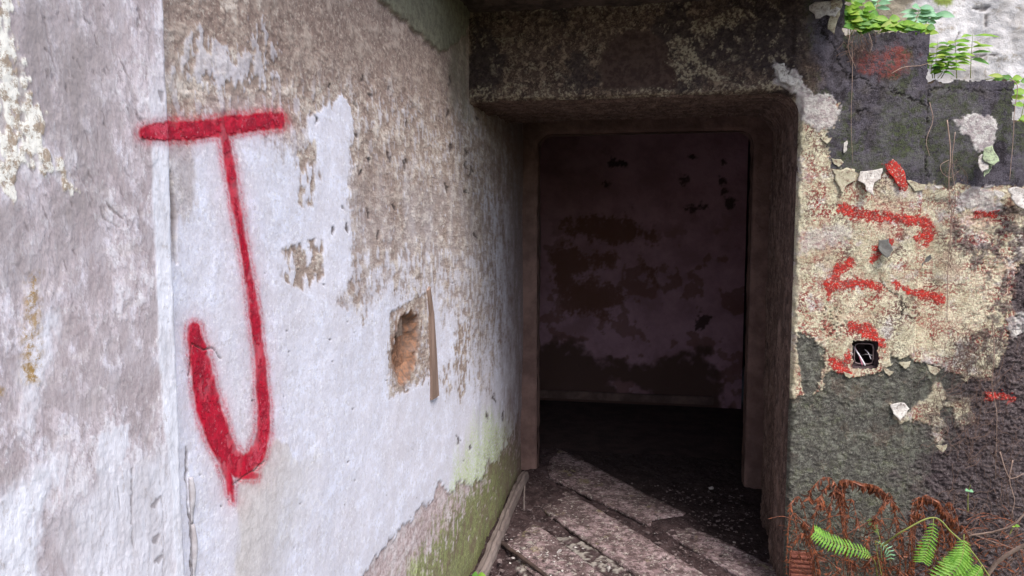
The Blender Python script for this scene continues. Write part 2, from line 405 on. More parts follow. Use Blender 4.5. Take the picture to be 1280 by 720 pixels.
    h = 0.006*fbm(Y*2.2, Z*1.8, 3, 31) + 0.0005*a2 + 0.0003*a3
    h -= 0.0018*loss + 0.0050*low
    h += 0.0010*st*top + 0.0007*a4*np.clip(beige+low,0,1) + 0.010*mask([(462,-60),(470,-2),(505,26),(540,58),(556,66),(580,46),(600,-60)], 0, 3, 1.2)
    h -= 0.0035*crack + 0.010*cside
    hd = sstep(-4, 7, hole)
    h -= 0.034*hd - 0.008*hd*a2
    # rough swollen rim where lintel and wall meet
    h += 0.004*a1*sstep(585, 600, u)*sstep(640, 610, u)
    h += (0.0016*(lay-0.5)+0.0012*(lay2-0.5))*zone + 0.0005*lay2*(1-zone)
    X = XL + h
    pinkhole = hd
    keepq = None
    verts = np.stack([X, Y, Z], -1).reshape(-1, 3)
    q = grid_quads(*Y.shape)
    q = q[:, ::-1]      # normal towards +x
    root = thing('plastered_wall', 'long white plastered wall with the big red sprayed letter, receding into the passage', 'wall', (XL, 2.0, 0))
    at = dict(beige=np.clip(beige-0.9*hd,0,1), brown=np.clip(brown-hd,0,1), pink=pink, stain=stain, algae=algae, moss=moss, green=green, shade_dirt=shade_dirt*0.9, red=red, crack=np.clip(crack,0,1), hole=np.maximum(sstep(-6,-1,hole+2*a2), 0), lay=np.clip(0.6*lay+0.4*lay2,0,1), lip_shade=np.clip((0.75*lip_shade*zone+0.7*lip_shade2*(0.25+0.75*zone))*(1-0.5*shade_dirt),0,1)*(1-hd))
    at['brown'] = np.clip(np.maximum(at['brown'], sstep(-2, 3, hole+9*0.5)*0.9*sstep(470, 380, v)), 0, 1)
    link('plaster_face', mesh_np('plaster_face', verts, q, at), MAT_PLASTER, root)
    cf = ((rsd > 2.0) & (lay2+0.5*a3 > 0.02+0.35*sstep(7, 2, rsd)) & (crack < 0.4)).ravel()
    rq = q[cf[q].all(1)]
    rv = verts.copy(); rv[:, 0] += 0.0007
    g = link('graffiti_letter', submesh('graffiti_letter', rv, rq), MAT_RED, root)
    g['label'] = 'large red spray-painted letter J with dripping hook'
    # masonry inside the hole
    bm = bmesh.new()
    p0 = at_x(509, 438, XL)
    # broken orange block face at the bottom of the hole
    nn = 26
    vv = [[bm.verts.new((XL-0.033+0.006*random.random()+0.009*math.sin(i*.35+j*.1)*math.sin(j*.23), p0.y-0.115+0.23*i/nn, p0.z-0.21+0.36*j/nn)) for i in range(nn+1)] for j in range(nn+1)]
    for j in range(nn):
        for i in range(nn): bm.faces.new((vv[j][i], vv[j][i+1], vv[j+1][i+1], vv[j+1][i]))
    link('exposed_block', bm_mesh('exposed_block', bm), MAT_TERRA, root)['label'] = 'orange fired-clay block laid bare in the hole'
    bm = bmesh.new(); a = at_x(502, 408, XL)
    add_box(bm, (XL-0.04, a.y-0.035, a.z-0.035), (XL-0.006, a.y+0.025, a.z+0.04))
    bmesh.ops.bevel(bm, geom=bm.edges[:], offset=0.008, segments=2, affect='EDGES')
    for w in bm.verts: w.co += Vector((random.uniform(-.003,.003), random.uniform(-.005,.005), random.uniform(-.005,.005)))
    link('mortar_lump', bm_mesh('mortar_lump', bm), MAT_MORTAR, root)
    # wooden strip let into the wall
    bm = bmesh.new()
    pts = [at_x(533, 363, XL), at_x(536, 395, XL), at_x(537, 440, XL), at_x(538, 500, XL)]
    pts2 = [at_x(535, 358, XL), at_x(540, 395, XL), at_x(543, 440, XL), at_x(546, 494, XL)]
    L = []
    for A, B in zip(pts, pts2):
        L.append([bm.verts.new((XL+dx, P.y, P.z)) for dx, P in ((-0.02,A),(0.006,A),(0.010,A.lerp(B,.4)),(0.009,B),(-0.02,B))])
    for A, B in zip(L[:-1], L[1:]):
        for k in range(4): bm.faces.new((A[k], A[k+1], B[k+1], B[k]))
    bm.faces.new(L[0]); bm.faces.new(L[-1])
    link('wooden_strip', bm_mesh('wooden_strip', bm), MAT_STRIP, root)
    # solid body
    box_obj('wall_body', (XL-0.36, -1.6, -0.05), (XL-0.075, YIN+0.2, 3.1), MAT_RENDER, root)
    # curled strip of plaster beside the pier
    for (uu, v0, v1, w) in ((236, 596, 655, 2.6), (238.5, 655, 735, 2.2)):
        bm = bmesh.new(); prev = None
        for k in range(13):
            t = k/12; vv_ = v0+(v1-v0)*t; pA = at_x(uu-w/2+2*t, vv_, XL); pB = at_x(uu+w/2+1.5*t+math.sin(t*3), vv_, XL)
            cur = []
            for j in range(5):
                s = j/4; p = pA.lerp(pB, s); p.x = XL+0.002+0.006*math.sin(s*2.4)*math.sin(math.pi*min(1,t*1.2+.1)); cur.append(bm.verts.new(p))
            if prev:
                for j in range(4): bm.faces.new((prev[j], prev[j+1], cur[j+1], cur[j])).smooth = True
            prev = cur
        o = link('plaster_flap', bm_mesh('plaster_flap', bm), MAT_FLAKE, root); sol = o.modifiers.new('s', 'SOLIDIFY'); sol.thickness = 0.002
    return root

MAT_TERRA = simple('fired_clay', (0.27,0.135,0.08), (0.18,0.10,0.068), 40, 0.9, 0.8, 90, 0.006)
MAT_MORTAR = simple('mortar', (0.20,0.15,0.12), (0.13,0.09,0.075), 40, 0.9, 0.8, 90, 0.005)
MAT_STRIP = simple('strip_wood', (0.29,0.20,0.16), (0.17,0.115,0.09), 30, 0.8, 0.4, 70, 0.003, (1,1,0.1))
MAT_RENDER = simple('raw_render', (0.28,0.25,0.22), (0.20,0.175,0.15), 10, 0.92, 0.6, 50, 0.006)
MAT_FLAKE = simple('plaster_flake', (0.52,0.50,0.53), (0.36,0.33,0.34), 30, 0.85, 0.3, 90, 0.002)
left_wall()

# ================================================================== PIER
def pier():
    m = Mat('scraped_paint', 0.8, 0.25)
    D = (1, 1.0, 0.5); X = lambda f, k: m.mth('MULTIPLY', f, k)
    base = m.spk((0.575,0.51,0.545), (0.42,0.355,0.378), 13, 0.40, 0.60, 7, 0.74, (1,1,0.5))
    base = m.mix(base, (0.70,0.67,0.745), X(m.noise(26, 7, 0.78, 0.48, 0.62, D), 0.75))
    base = m.mix(base, (0.30,0.25,0.255), X(m.noise(60, 6, 0.8, 0.54, 0.64, D), 0.7))
    base = m.mix(base, (0.62,0.57,0.57), X(m.noise(45, 6, 0.78, 0.52, 0.62, (1,0.3,1)), 0.5))
    base = m.mix(base, (0.74,0.73,0.76), X(m.noise(150, 4, 0.75, 0.55, 0.63, (1,1,0.5)), 0.6))
    white = m.spk((0.74,0.745,0.82), (0.60,0.59,0.64), 22, 0.42, 0.60, 6, 0.75, (1,1,0.4))
    white = m.mix(white, (0.44,0.40,0.40), X(m.noise(80, 6, 0.8, 0.55, 0.65, D), 0.65))
    crust = m.spk((0.80,0.78,0.72), (0.36,0.285,0.22), 60, 0.44, 0.56, 6, 0.78)
    base = m.mix(base, (0.36,0.305,0.315), X(m.rng(m.attr('lay'), 0.15, 0.55, 1.0, 0.0), 0.65))
    base = m.mix(base, (0.74,0.715,0.76), X(m.rng(m.attr('lay'), 0.6, 0.9), 0.7))
    base = m.mix(base, (0.20,0.165,0.165), X(m.attr('lip_shade'), 0.35))  # painted shadow along the paint layer edges
    c = m.mix(base, (0.31,0.27,0.275), m.mth('MULTIPLY', m.attr('grey'), m.noise(18, 6, 0.75, 0.36, 0.6, (1,1,0.35))))
    c = m.mix(c, white, m.attr('white'))
    c = m.mix(c, crust, m.attr('crust'))
    c = m.mix(c, (0.32,0.20,0.065), m.mth('MULTIPLY', m.attr('ochre'), m.noise(70, 6, 0.8, 0.42, 0.58)))
    c = m.mix(c, m.spk((0.47,0.006,0.030), (0.26,0.004,0.020), 45), m.attr('red'))
    c = m.mix(c, (0.15,0.12,0.12), m.attr('crack'))
    m.bump(m.noise(200, 5, 0.7, 0.1, 0.9, (1,1,0.5)), 0.35, 0.002)
    mat = m.done(c)
    YE = at_x(220, 360, XPIER)[1]
    ul = np.arange(-60, 222, 1.2)
    ys = np.array([at_x(q_, 300, XPIER)[1] for q_ in ul]); ys = ys[ys < YE-0.002]
    ys = np.concatenate([[-1.5, -0.6, 0.0, 0.25, 0.4, 0.47], ys[ys > 0.5]])
    zs = np.concatenate([np.arange(-0.03, 0.85, 0.03), np.arange(0.85, 2.05, 0.0019), np.arange(2.07, 3.0, 0.03)])
    # profile: flat face then a rounded edge and the return into the wall
    R = 0.012
    extra = [(YE-R+R*math.sin(a), XPIER-R+R*math.cos(a)) for a in np.linspace(0.15, math.pi/2, 6)] + [(YE, XPIER-0.03), (YE, XL-0.05)]
    ys = ys[ys < YE-R]
    py = np.concatenate([ys, [e[0] for e in extra]]); px = np.concatenate([np.full(len(ys), XPIER), [e[1] for e in extra]])
    Y, Z = np.meshgrid(py, zs); X0, _ = np.meshgrid(px, zs)
    u, v = project(X0, Y, Z)
    a1 = fbm(Y*10, Z*5, 5, 41); a2 = fbm(Y*40, Z*14, 4, 45); a3 = fbm(Y*110, Z*60, 3, 49); st = fbm((Y+0.22*Z)*70, Z*7, 4, 51)
    edge_u = 205 + (v/720.0)*33
    white = sstep(-2, 2, (u-(edge_u-26+7*sstep(500,600,v))) + 3*a2)*sstep(40, 180, v+30*a1)
    white = np.maximum(white, sstep(-14, 14, 10*a3+poly_sd(u, v, [(-30,720),(-30,640),(30,600),(70,560),(75,590),(40,640),(60,760),(-30,760)])+16*a1+9*a2))
    white = np.maximum(white, 0.8*sstep(-4, 4, 5*a3+poly_sd(u, v, [(122,545),(140,535),(160,530),(162,555),(150,580),(128,605),(120,590)])+5*a1+3*a2))
    white = np.maximum(white, 0.75*sstep(-20, 25, poly_sd(u, v, [(70,760),(85,640),(140,590),(240,560),(240,760)])+20*a1+10*st))
    white = np.maximum(white, 0.8*sstep(-12, 12, 8*a3+poly_sd(u, v, [(25,470),(55,390),(75,395),(60,450),(40,520),(33,545)])+7*a1+5*a2))
    crust = sstep(-2.0, 2.0, poly_sd(u, v, [(-40,-40),(8,-40),(14,60),(32,85),(30,130),(50,150),(40,170),(45,185),(75,205),(100,240),(88,244),(60,215),(35,205),(22,215),(15,245),(-40,250)])+13*a1+11*a2+9*a3)
    crust *= 0.25+0.75*sstep(-0.15, 0.1, a2+0.9*a3+0.2)
    ochre = sstep(-9, 9, poly_sd(u, v, [(32,345),(50,340),(50,400),(45,478),(30,480),(30,420)])+8*a1+7*a2+6*a3)
    ochre = np.maximum(ochre, 0.8*sstep(-3, 3, poly_sd(u, v, [(-5,480),(6,485),(4,495),(-5,495)])))
    grey = sstep(-25, 20, poly_sd(u, v, [(25,-40),(130,-40),(120,100),(128,260),(60,330),(30,170)])+22*a1+14*st)
    grey = np.maximum(grey, 0.6*sstep(-10, 10, poly_sd(u, v, [(-40,250),(60,250),(50,350),(-40,380)])+15*a1))
    streaks = sstep(0.34, 0.46, st*0.9 + 0.3*a3)*sstep(20, 60, u)*sstep(195, 150, u)*sstep(330, 180, v)*sstep(-0.1,0.3,fbm(Y*12, Z*9, 3, 77))
    crack = 0.45*streaks
    for pts in ([(121,145,.6),(123,170,1.2),(121,200,.8),(124,242,.7)], [(145,65,.5),(155,90,1.6),(160,98,.5)], [(55,60,.5),(62,70,1.8),(66,74,.5)], [(90,95,.4),(97,110,1.5),(100,118,.4)],
                [(128,250,1),(140,262,2.2),(152,272,1.6),(158,278,.6)], [(118,250,.6),(132,275,1.2),(150,283,.6)], [(196,530,.5),(199,560,.8),(200,600,.6),(203,640,.8),(206,720,.7)], [(163,580,.8),(165,640,1.6),(166,690,.8)],
                [(194,634,3),(200,622,2)], [(192,676,4),(198,668,2)], [(197,700,5),(203,694,3)], [(146,600,.5),(148,632,2),(149,640,.8)], [(172,12,1.5),(168,44,1.6)], [(200,115,3),(201,126,2.4)]):
        crack = np.maximum(crack, 0.6*sstep(-0.9, 0.8, stroke_sd(u+3*a2+2*a3, v+3*a1, pts)-0.5+1.2*a3))
    for _ in range(55):
        cu = random.uniform(30, 185); cv = random.uniform(0, 330); L = random.uniform(5, 22)
        crack = np.maximum(crack, 0.55*sstep(-0.9, 0.5, stroke_sd(u+3*a2+2*a3, v, [(cu,cv,.2),(cu+L*.16,cv+L*.5,random.uniform(.4,1.0)),(cu+L*.34,cv+L,.3)])+0.9*a3))
    lay, lip_shade = layers((Y+0.12*Z)*34, Z*20, 921, (-0.25, 0.0, 0.25, 0.42))
    lay2, lip_shade2 = layers((Y+0.1*Z)*11, Z*8, 931, (-0.1, 0.15, 0.36), 0.6, 6)
    rsd = red_field(u, v, 1.0*a2+1.0*a3+0.7*fbm(Y*190, Z*130, 2, 15))
    core = sstep(-3.6, 2.4, rsd)
    halo = np.exp(-np.square(np.maximum(-rsd, 0)/6.0))*0.5*(0.45+0.9*RNG.random(u.shape)) + np.exp(-np.square(np.maximum(-rsd,0)/14))*.1
    red = np.clip(np.maximum(core*0.97, halo*(1-core)), 0, 1)
    h = 0.003*fbm(Y*3, Z*2, 3, 61) + 0.0004*a2 + 0.0003*a3 + 0.0007*crust + 0.0004*white - 0.0014*crack
    X = X0 + h
    X = X + 0.0007*lay + 0.0009*lay2
    verts = np.stack([X, Y, Z], -1).reshape(-1, 3); q = grid_quads(*Y.shape)[:, ::-1]
    root = thing('pier', 'pale scraped pier with slanting scratches and white crust, nearest the viewer', 'pier', (XPIER-0.1, 0.5, 0))
    link('painted_face', mesh_np('painted_face', verts, q, dict(lay=0.5*lay+0.5*lay2, lip_shade=np.clip(0.7*lip_shade+0.8*lip_shade2,0,1)*(1-0.6*white), white=white, crust=crust, ochre=ochre, grey=grey, crack=np.clip(crack,0,1), red=red)), mat, root)
    cf = (rsd > 2.0).ravel(); rq = q[cf[q].all(1)]; rv = verts.copy(); rv[:,0] += 0.0007
    g = link('graffiti_stroke', submesh('graffiti_stroke', rv, rq), MAT_RED, root); g['label'] = 'red start of the crossbar of the sprayed letter'
pier()

# ================================================================== DOORWAY WALL
def opening_sd(X, Z, x0, x1, zt, r):
    """positive inside an opening with rounded upper corners"""
    cx = (x0+x1)/2; hx = (x1-x0)/2
    qx = np.abs(X-cx)-(hx-r); qz = Z-(zt-r)
    outside = np.hypot(np.maximum(qx,0), np.maximum(qz,0)) + np.minimum(np.maximum(qx,qz), 0) - r
    return -outside
def wall_grid(Y0, xs, zs, outline, hfun, bev=0.02):
    X, Z = np.meshgrid(xs, zs)
    x0, x1, zt, r = outline
    sd = opening_sd(X, Z, x0, x1, zt, r)
    e = 1e-4
    gx = (opening_sd(X+e, Z, *outline)-opening_sd(X-e, Z, *outline))/(2*e); gz = (opening_sd(X, Z+e, *outline)-opening_sd(X, Z-e, *outline))/(2*e)
    sp = max(np.median(np.diff(xs)), np.median(np.diff(zs)))*1.6
    drop = sd > sp
    pull = np.clip(sd, 0, None)*(~drop)
    X2 = X - gx*pull; Z2 = Z - gz*pull
    return X2, Z2, sd, drop

def front_material():
    m = Mat('layered_wall_paint', 0.88, 0.2)
    X = lambda f, k: m.mth('MULTIPLY', f, k)
    black = m.spk((0.042,0.036,0.048), (0.105,0.092,0.115), 45, 0.40, 0.60, 7, 0.8)
    black = m.mix(black, (0.25,0.23,0.26), X(m.noise(220, 4, 0.8, 0.54, 0.61), 0.6))
    black = m.mix(black, (0.02,0.016,0.02), X(m.noise(150, 5, 0.8, 0.52, 0.60), 0.7))
    black = m.mix(black, (0.13,0.115,0.10), X(m.noise(6, 6, 0.75, 0.5, 0.66), 0.6))
    black = m.mix(black, (0.025,0.02,0.022), X(m.noise(7, 7, 0.78, 0.5, 0.62, (1,1,0.3)), 0.75))
    black = m.mix(black, (0.085,0.10,0.05), X(m.attr('moss'), m.noise(60, 6, 0.8, 0.38, 0.58)))
    cream = m.spk((0.80,0.75,0.55), (0.58,0.53,0.36), 14, 0.42, 0.60, 6, 0.75)
    cream = m.mix(cream, (0.50,0.22,0.19), X(m.noise(5, 6, 0.75, 0.50, 0.64), 0.45))
    cream = m.mix(cream, (0.74,0.68,0.70), X(m.noise(9, 6, 0.75, 0.52, 0.64), 0.7))
    sp = m.noise(115, 4, 0.7, 0.455, 0.525)
    spc = m.spk((0.30,0.050,0.045), (0.17,0.105,0.085), 7, 0.46, 0.62)
    cream = m.mix(cream, spc, X(sp, m.rng(m.attr('speck'), 0.0, 1.0, 0.15, 0.98)))
    cream = m.mix(cream, (0.10,0.075,0.07), X(m.noise(190, 3, 0.7, 0.57, 0.64), 0.6))
    grey = m.spk((0.150,0.148,0.122), (0.095,0.088,0.078), 12, 0.36, 0.64, 7, 0.7)
    grey = m.mix(grey, (0.125,0.135,0.075), m.mth('MULTIPLY', m.noise(22, 6, 0.75, 0.48, 0.66), 0.8))
    grey = m.mix(grey, (0.05,0.045,0.043), m.mth('MULTIPLY', m.noise(170, 5, 0.8, 0.50, 0.58), 0.85))
    grey = m.mix(grey, (0.15,0.10,0.075), m.mth('MULTIPLY', m.noise(9, 6, 0.75, 0.54, 0.64), 0.55))
    grey = m.mix(grey, (0.31,0.305,0.26), m.mth('MULTIPLY', m.noise(230, 4, 0.8, 0.52, 0.60), 0.75))
    dark = m.spk((0.055,0.038,0.042), (0.125,0.098,0.10), 40, 0.4, 0.6, 7, 0.8)
    dark = m.mix(dark, (0.30,0.255,0.25), m.mth('MULTIPLY', m.noise(210, 5, 0.8, 0.53, 0.61), 0.7))
    lint = m.spk((0.056,0.036,0.031), (0.115,0.076,0.062), 16, 0.36, 0.64, 7, 0.75)
    lint = m.mix(lint, (0.31,0.23,0.165), m.mth('MULTIPLY', m.noise(75, 8, 0.82, 0.50, 0.58, dist=0.8), 0.7))
    lint = m.mix(lint, (0.022,0.015,0.013), m.mth('MULTIPLY', m.noise(35, 7, 0.8, 0.54, 0.66), 0.7))
    grey = m.mix(grey, (0.075,0.07,0.06), X(m.rng(m.attr('lay'), 0.1, 0.5, 1.0, 0.0), 0.55))
    grey = m.mix(grey, (0.23,0.235,0.19), X(m.rng(m.attr('lay'), 0.55, 0.95), 0.5))
    lint = m.mix(lint, (0.30,0.225,0.165), X(m.rng(m.attr('lay'), 0.5, 0.9), m.noise(60, 6, 0.8, 0.4, 0.56)))
    black = m.mix(black, (0.15,0.135,0.16), X(m.rng(m.attr('lay'), 0.3, 0.8), 0.45))
    c = m.mix(grey, dark, m.attr('dark'))
    c = m.mix(c, cream, m.attr('cream'))
    c = m.mix(c, black, m.attr('black'))
    c = m.mix(c, lint, m.attr('lint'))
    c = m.mix(c, m.spk((0.026,0.019,0.020), (0.065,0.047,0.048), 60, 0.4, 0.6, 6, 0.78), m.attr('damp'))
    c = m.mix(c, (0.03,0.022,0.02), X(m.attr('lip_shade'), 0.6))  # edge shadows of the paint layers, darkened in the colour
    c = m.mix(c, m.spk((0.060,0.036,0.031), (0.10,0.064,0.054), 50), m.attr('patch'))
    lich = m.spk((0.42,0.36,0.26), (0.13,0.09,0.07), 95, 0.43, 0.57)
    c = m.mix(c, lich, m.attr('lichen'))
    c = m.mix(c, m.spk((0.66,0.63,0.60), (0.42,0.36,0.36), 60), m.attr('crust'))
    c = m.mix(c, m.spk((0.56,0.022,0.015), (0.30,0.03,0.025), 60), m.attr('red'))
    c = m.mix(c, (0.25,0.065,0.055), m.mth('MULTIPLY', m.attr('faded'), m.noise(70, 6, 0.8, 0.38, 0.6)))
    c = m.mix(c, (0.022,0.017,0.016), m.attr('crack'))
    m.bump(m.noise(170, 6, 0.8, 0.1, 0.9), 0.8, 0.007)
    return m.done(c)
MAT_FRONT = front_material()
POLY_BLACK = [(990,-60),(1340,-60),(1340,240),(1300,236),(1262,228),(1232,236),(1205,232),(1184,234),(1170,226),(1160,228),(1150,233),(1128,230),(1120,218),(1104,212),(1085,216),(1062,213),(1040,212),(1034,190),(1027,166),(1036,160),(1047,150),(1048,130),(1036,122),(1022,126),(1008,112),(1000,92),(988,84)]
POLY_CREAM = [(900,88),(1340,60),(1340,330),(1282,332),(1272,350),(1268,385),(1278,398),(1266,418),(1260,445),(1241,478),(1226,473),(1200,470),(1182,462),(1164,455),(1137,449),(1114,449),(1110,461),(1098,466),(1065,470),(1050,463),(1036,463),(1029,474),(1026,487),(1018,491),(1025,476),(1031,448),(1024,430),(1014,420),(999,417),(993,430),(996,470),(1001,492),(990,500),(900,500)]
def zfront(v, u=1100): return at_y(u, v, YF)[2]
def xfront(u, v=360): return at_y(u, v, YF)[0]
X_S1 = xfront(1055, 20); X_S2 = xfront(1161, 90); X_S3 = xfront(1272, 120)
Z_S1 = zfront(40, 1100); Z_S2 = zfront(98, 1215); Z_S3 = zfront(150, 1275)
print('steps', X_S1, X_S2, X_S3, Z_S1, Z_S2, Z_S3)
def wall_top(X):
    z = np.where(X < X_S1, 3.0, np.where(X < X_S2, Z_S1, np.where(X < X_S3, Z_S2, Z_S3)))
    return z

def doorway_wall():
    root = thing('doorway_wall', 'ruined wall with a dark doorway, black paint peeling off speckled cream', 'wall', (0.9, YF, 0))
    outline = (XL-0.04, XR, ZT, 0.085)
    def build(name, xs, zs, lintel):
        X, Z, sd, drop = wall_grid(YF, xs, zs, outline, None)
        Y0 = np.full(X.shape, YF)
        u, v = project(X, Y0, Z)
        a1 = fbm(X*8, Z*8, 5, 101); a2 = fbm(X*28, Z*28, 4, 105); a3 = fbm(X*85, Z*85, 3, 109)
        a4 = fbm(X*190, Z*190, 2, 111)
        r1 = 0.5+0.5*fbm(X*70, Z*95, 5, 121, 0.75)
        def mask(poly, amp=6, edge=1.4, n=(1,.8,.45)):
            return sstep(-edge, edge, poly_sd(u, v, poly)+amp*(n[0]*a1+n[1]*a2+n[2]*a3))
        black = mask(POLY_BLACK, 5.0, 1.2, (1,.9,.7)); cream = mask(POLY_CREAM, 4.5, 1.2, (1,.9,.7))
        rem = mask([(1111,503),(1135,514),(1150,506),(1163,497),(1171,480),(1182,482),(1186,500),(1178,520),(1186,535),(1180,560),(1168,558),(1172,537),(1152,526),(1125,531)], 5, 1.5)
        rem = np.maximum(rem, mask([(1185,505),(1215,500),(1225,530),(1200,535)], 9, 1.5))
        rem = np.maximum(rem, mask([(990,440),(996,438),(1003,490),(992,500),(988,470)], 2, 1.2))
        cream = np.maximum(cream, rem*0.9)
        # right part breaks up into dark growth
        dk = poly_sd(u, v, [(1180,250),(1340,230),(1340,760),(1120,760),(1150,600),(1195,500),(1205,420),(1235,380)])
        dark = sstep(-30, 30, dk+30*a1+16*a2)
        cream = cream*(1-0.75*dark*sstep(-0.05, 0.3, a2+0.7*a1+0.4*a3))
        lint = sstep(14, -14, u-(1012+0.12*(v-60)) + 16*a1+6*a2)*sstep(128, 118, v+4*a2-0*u)
        lint = np.where(u < 960, 1.0, lint)
        patch = mask([(752,112),(748,80),(760,52),(785,38),(812,40),(835,62),(846,90),(846,110)], 3, 3)*(u < 900)
        damp = sstep(-30, 25, poly_sd(u, v, [(872,18),(940,2),(1015,-10),(1030,60),(1000,100),(930,98),(885,70)])+26*a1+16*a2+8*a3)*0.9
        damp = np.maximum(damp, 0.8*sstep(0.12, 0.32, fbm(X*5, Z*3.5, 5, 961)+0.25*a2))*lint
        lichen = sstep(0.20, 0.34, a2+0.5*a3-0.35*a1)*lint*(1-patch)*0.6*sstep(-0.25, 0.15, a1)
        for pts in ([(842,62,5),(850,80,7),(862,100,6)], [(870,40,6),(900,30,7),(930,18,6)], [(596,118,4),(650,120,3),(720,118,3)], [(850,55,8),(875,85,6),(905,100,4)], [(590,10,3),(700,8,3),(860,4,3)], [(604,128,1.5),(760,122,1.5),(900,113,1.5),(975,108,2)]):
            lichen = np.maximum(lichen, 0.85*sstep(-4, 3, stroke_sd(u, v, pts)+12*a2+9*a3))
        lichen = lichen*lint
        crust = mask([(1196,150),(1206,147),(1222,140),(1240,142),(1249,150),(1246,172),(1238,186),(1228,186),(1216,170),(1203,166)], 5, 1.5)
        crust = np.maximum(crust, 0.9*mask([(968,82),(978,80),(985,95),(994,90),(1004,108),(1016,120),(1040,122),(1047,140),(1040,160),(1022,165),(1000,150),(998,118),(970,104)], 6, 2))
        crust = np.maximum(crust, 0.8*mask([(1195,245),(1215,232),(1250,236),(1262,250),(1240,268),(1205,262)], 9, 3))
        crust = np.maximum(crust, 0.55*mask([(1000,285),(1060,282),(1072,300),(1030,305),(1000,320)], 8, 4))
        crust = np.maximum(crust, 0.7*mask([(1262,400),(1290,385),(1290,420),(1268,420)], 6, 2))
        red = np.zeros_like(u)
        for pts in ([(1050,258,5),(1058,264,7),(1078,270,6),(1100,272,6)], [(1108,271,5),(1130,275,6),(1150,276,7),(1164,282,8)], [(1162,278,7),(1168,292,6),(1161,306,2)], [(1160,290,5),(1146,300,4)],
                    [(1062,326,6),(1047,342,8),(1038,356,8),(1037,372,3)], [(1042,356,7),(1066,354,6),(1084,354,6),(1102,360,4)], [(1117,354,3),(1140,364,5),(1162,370,5),(1180,374,6)],
                    [(1066,408,7),(1080,411,8),(1092,420,7),(1104,432,4)], [(1060,440,4),(1057,452,3)], [(1042,452,5),(1054,462,6),(1062,466,4)], [(1112,206,6),(1118,216,9),(1128,232,6)],
                    [(1226,268,4),(1246,270,5)], [(1242,498,6),(1256,497,6)], [(1266,500,4),(1272,502,3)], [(1112,304,5),(1092,312,3)], [(1096,318,5),(1090,326,3)]):
            red = np.maximum(red, sstep(-1.2, 1.2, stroke_sd(u, v, pts)+4*a2+3.5*a3+2.2*a4-0.2))
        faded = sstep(-10, 6, poly_sd(u, v, [(1070,72),(1100,68),(1118,58),(1146,72),(1134,86),(1118,98),(1100,96),(1075,88)])+8*a1+8*a2)
        speck = np.clip(0.75+0.6*a1+0.3*sstep(1060, 1000, u)*sstep(320,150,v), 0, 1)
        speck = np.maximum(speck, sstep(-8, 8, poly_sd(u, v, [(1085,370),(1128,365),(1140,385),(1125,430),(1105,420)])+6*a1))
        speck = speck*sstep(0.004, 0.03, -sd+0.01*a2)
        moss = sstep(-14, 14, poly_sd(u, v, [(1098,130),(1150,130),(1165,215),(1120,214),(1100,180)])+14*a1)
        moss = np.maximum(moss, 0.8*sstep(0.05, 0.3, fbm(X*6, Z*3, 5, 971)+0.3*a2))
        crack = np.zeros_like(u)
        for pts in ([(1020,10,1),(1030,40,1.4),(1046,70,1.4),(1050,85,1.6),(1064,98,1.8),(1080,98,1.4),(1090,110,1)], [(1090,112,.7),(1110,108,.8),(1122,117,1.4),(1140,124,1.5),(1160,132,1)], [(1161,98,1.4),(1162,130,1.4),(1161,180,.8),(1162,225,.8)],
                    [(1085,138,.8),(1070,139,2),(1078,146,.8)], [(1166,110,1.0),(1268,112,1.0)], [(1106,362,.8),(1126,372,1.5),(1131,386,1.2),(1124,400,.8)], [(1131,384,1.2),(1142,390,1),(1150,398,1.2)], [(1104,358,.7),(1100,340,.6)]):
            crack = np.maximum(crack, 0.9*sstep(-0.9, 0.7, stroke_sd(u+4*a2+2.5*a3, v+4*a1-3*a3, pts)-0.5+1.0*a2+0.8*a4))
        pits = mask([(1020,385),(1045,378),(1060,395),(1050,430),(1030,425)], 6, 6)*sstep(0.26, 0.16, worley(X*62, Z*62, 9))
        crack = np.maximum(crack, pits*0.75)
        # the dark line under every paint layer edge is painted shade
        h = 0.004*fbm(X*2.5, Z*2.5, 3, 131) + 0.0016*a2 + 0.0010*a3
        rough = (1-cream)*(1-black)*(1-lint)
        h += rough*(0.0045*r1+0.0015*a2+0.0015*a3-0.003) + 0.004*dark*(1-black)*(a2+0.8*a3)
        h += black*0.0034 + cream*(1-black)*0.0022*(1-0.6*0) + cream*0.0015 + crust*0.003 + lichen*0.0012 - patch*0.006 + lint*0.004*a2
        lay, lip_shade = layers(X*17, Z*17, 941, (-0.12, 0.16), 0.62, 5)
        layb, lip_shade_b = layers(X*34, Z*34, 951, (-0.2, 0.1, 0.33), 0.62, 5)
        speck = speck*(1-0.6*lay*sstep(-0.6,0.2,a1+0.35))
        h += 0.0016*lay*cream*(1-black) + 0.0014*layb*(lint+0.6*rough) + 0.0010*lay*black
        lip_shade_f = np.clip(lip_shade*np.maximum(cream,black*0.8)*0.9 + lip_shade_b*lint*0.6 + lip_shade_b*rough*0.7, 0, 1)*(1-crust)
        h -= crack*0.005
        h -= 0.0025*mask([(993,430),(999,417),(1014,420),(1031,440),(1024,476),(1001,492)], 2)*0
        # right block stands back a little
        h -= 0.03*sstep(X_S2-0.004, X_S2+0.004, X)
        # groove under the coping of the right block
        # rounded, chipped arris of the opening
        dd = np.clip(-sd, 0, None); B = np.maximum(0.018+0.014*a1+0.012*a2, 0.004)
        t = np.clip((B-dd)/B, 0, 1); h -= 0.024*t*t
        Yv = YF - h
        keep_v = ~drop
        top = wall_top(X+0.010*a2+0.006*a3) + (0.012*a2+0.010*a1+0.006*a3-0.004)
        keep_v &= Z < top
        # socket hole
        su, sv_ = 1081, 443
        hole = (np.abs(u-su) < 15+2*a3) & (np.abs(v-sv_) < 17+2*a3)
        keep_v &= ~hole
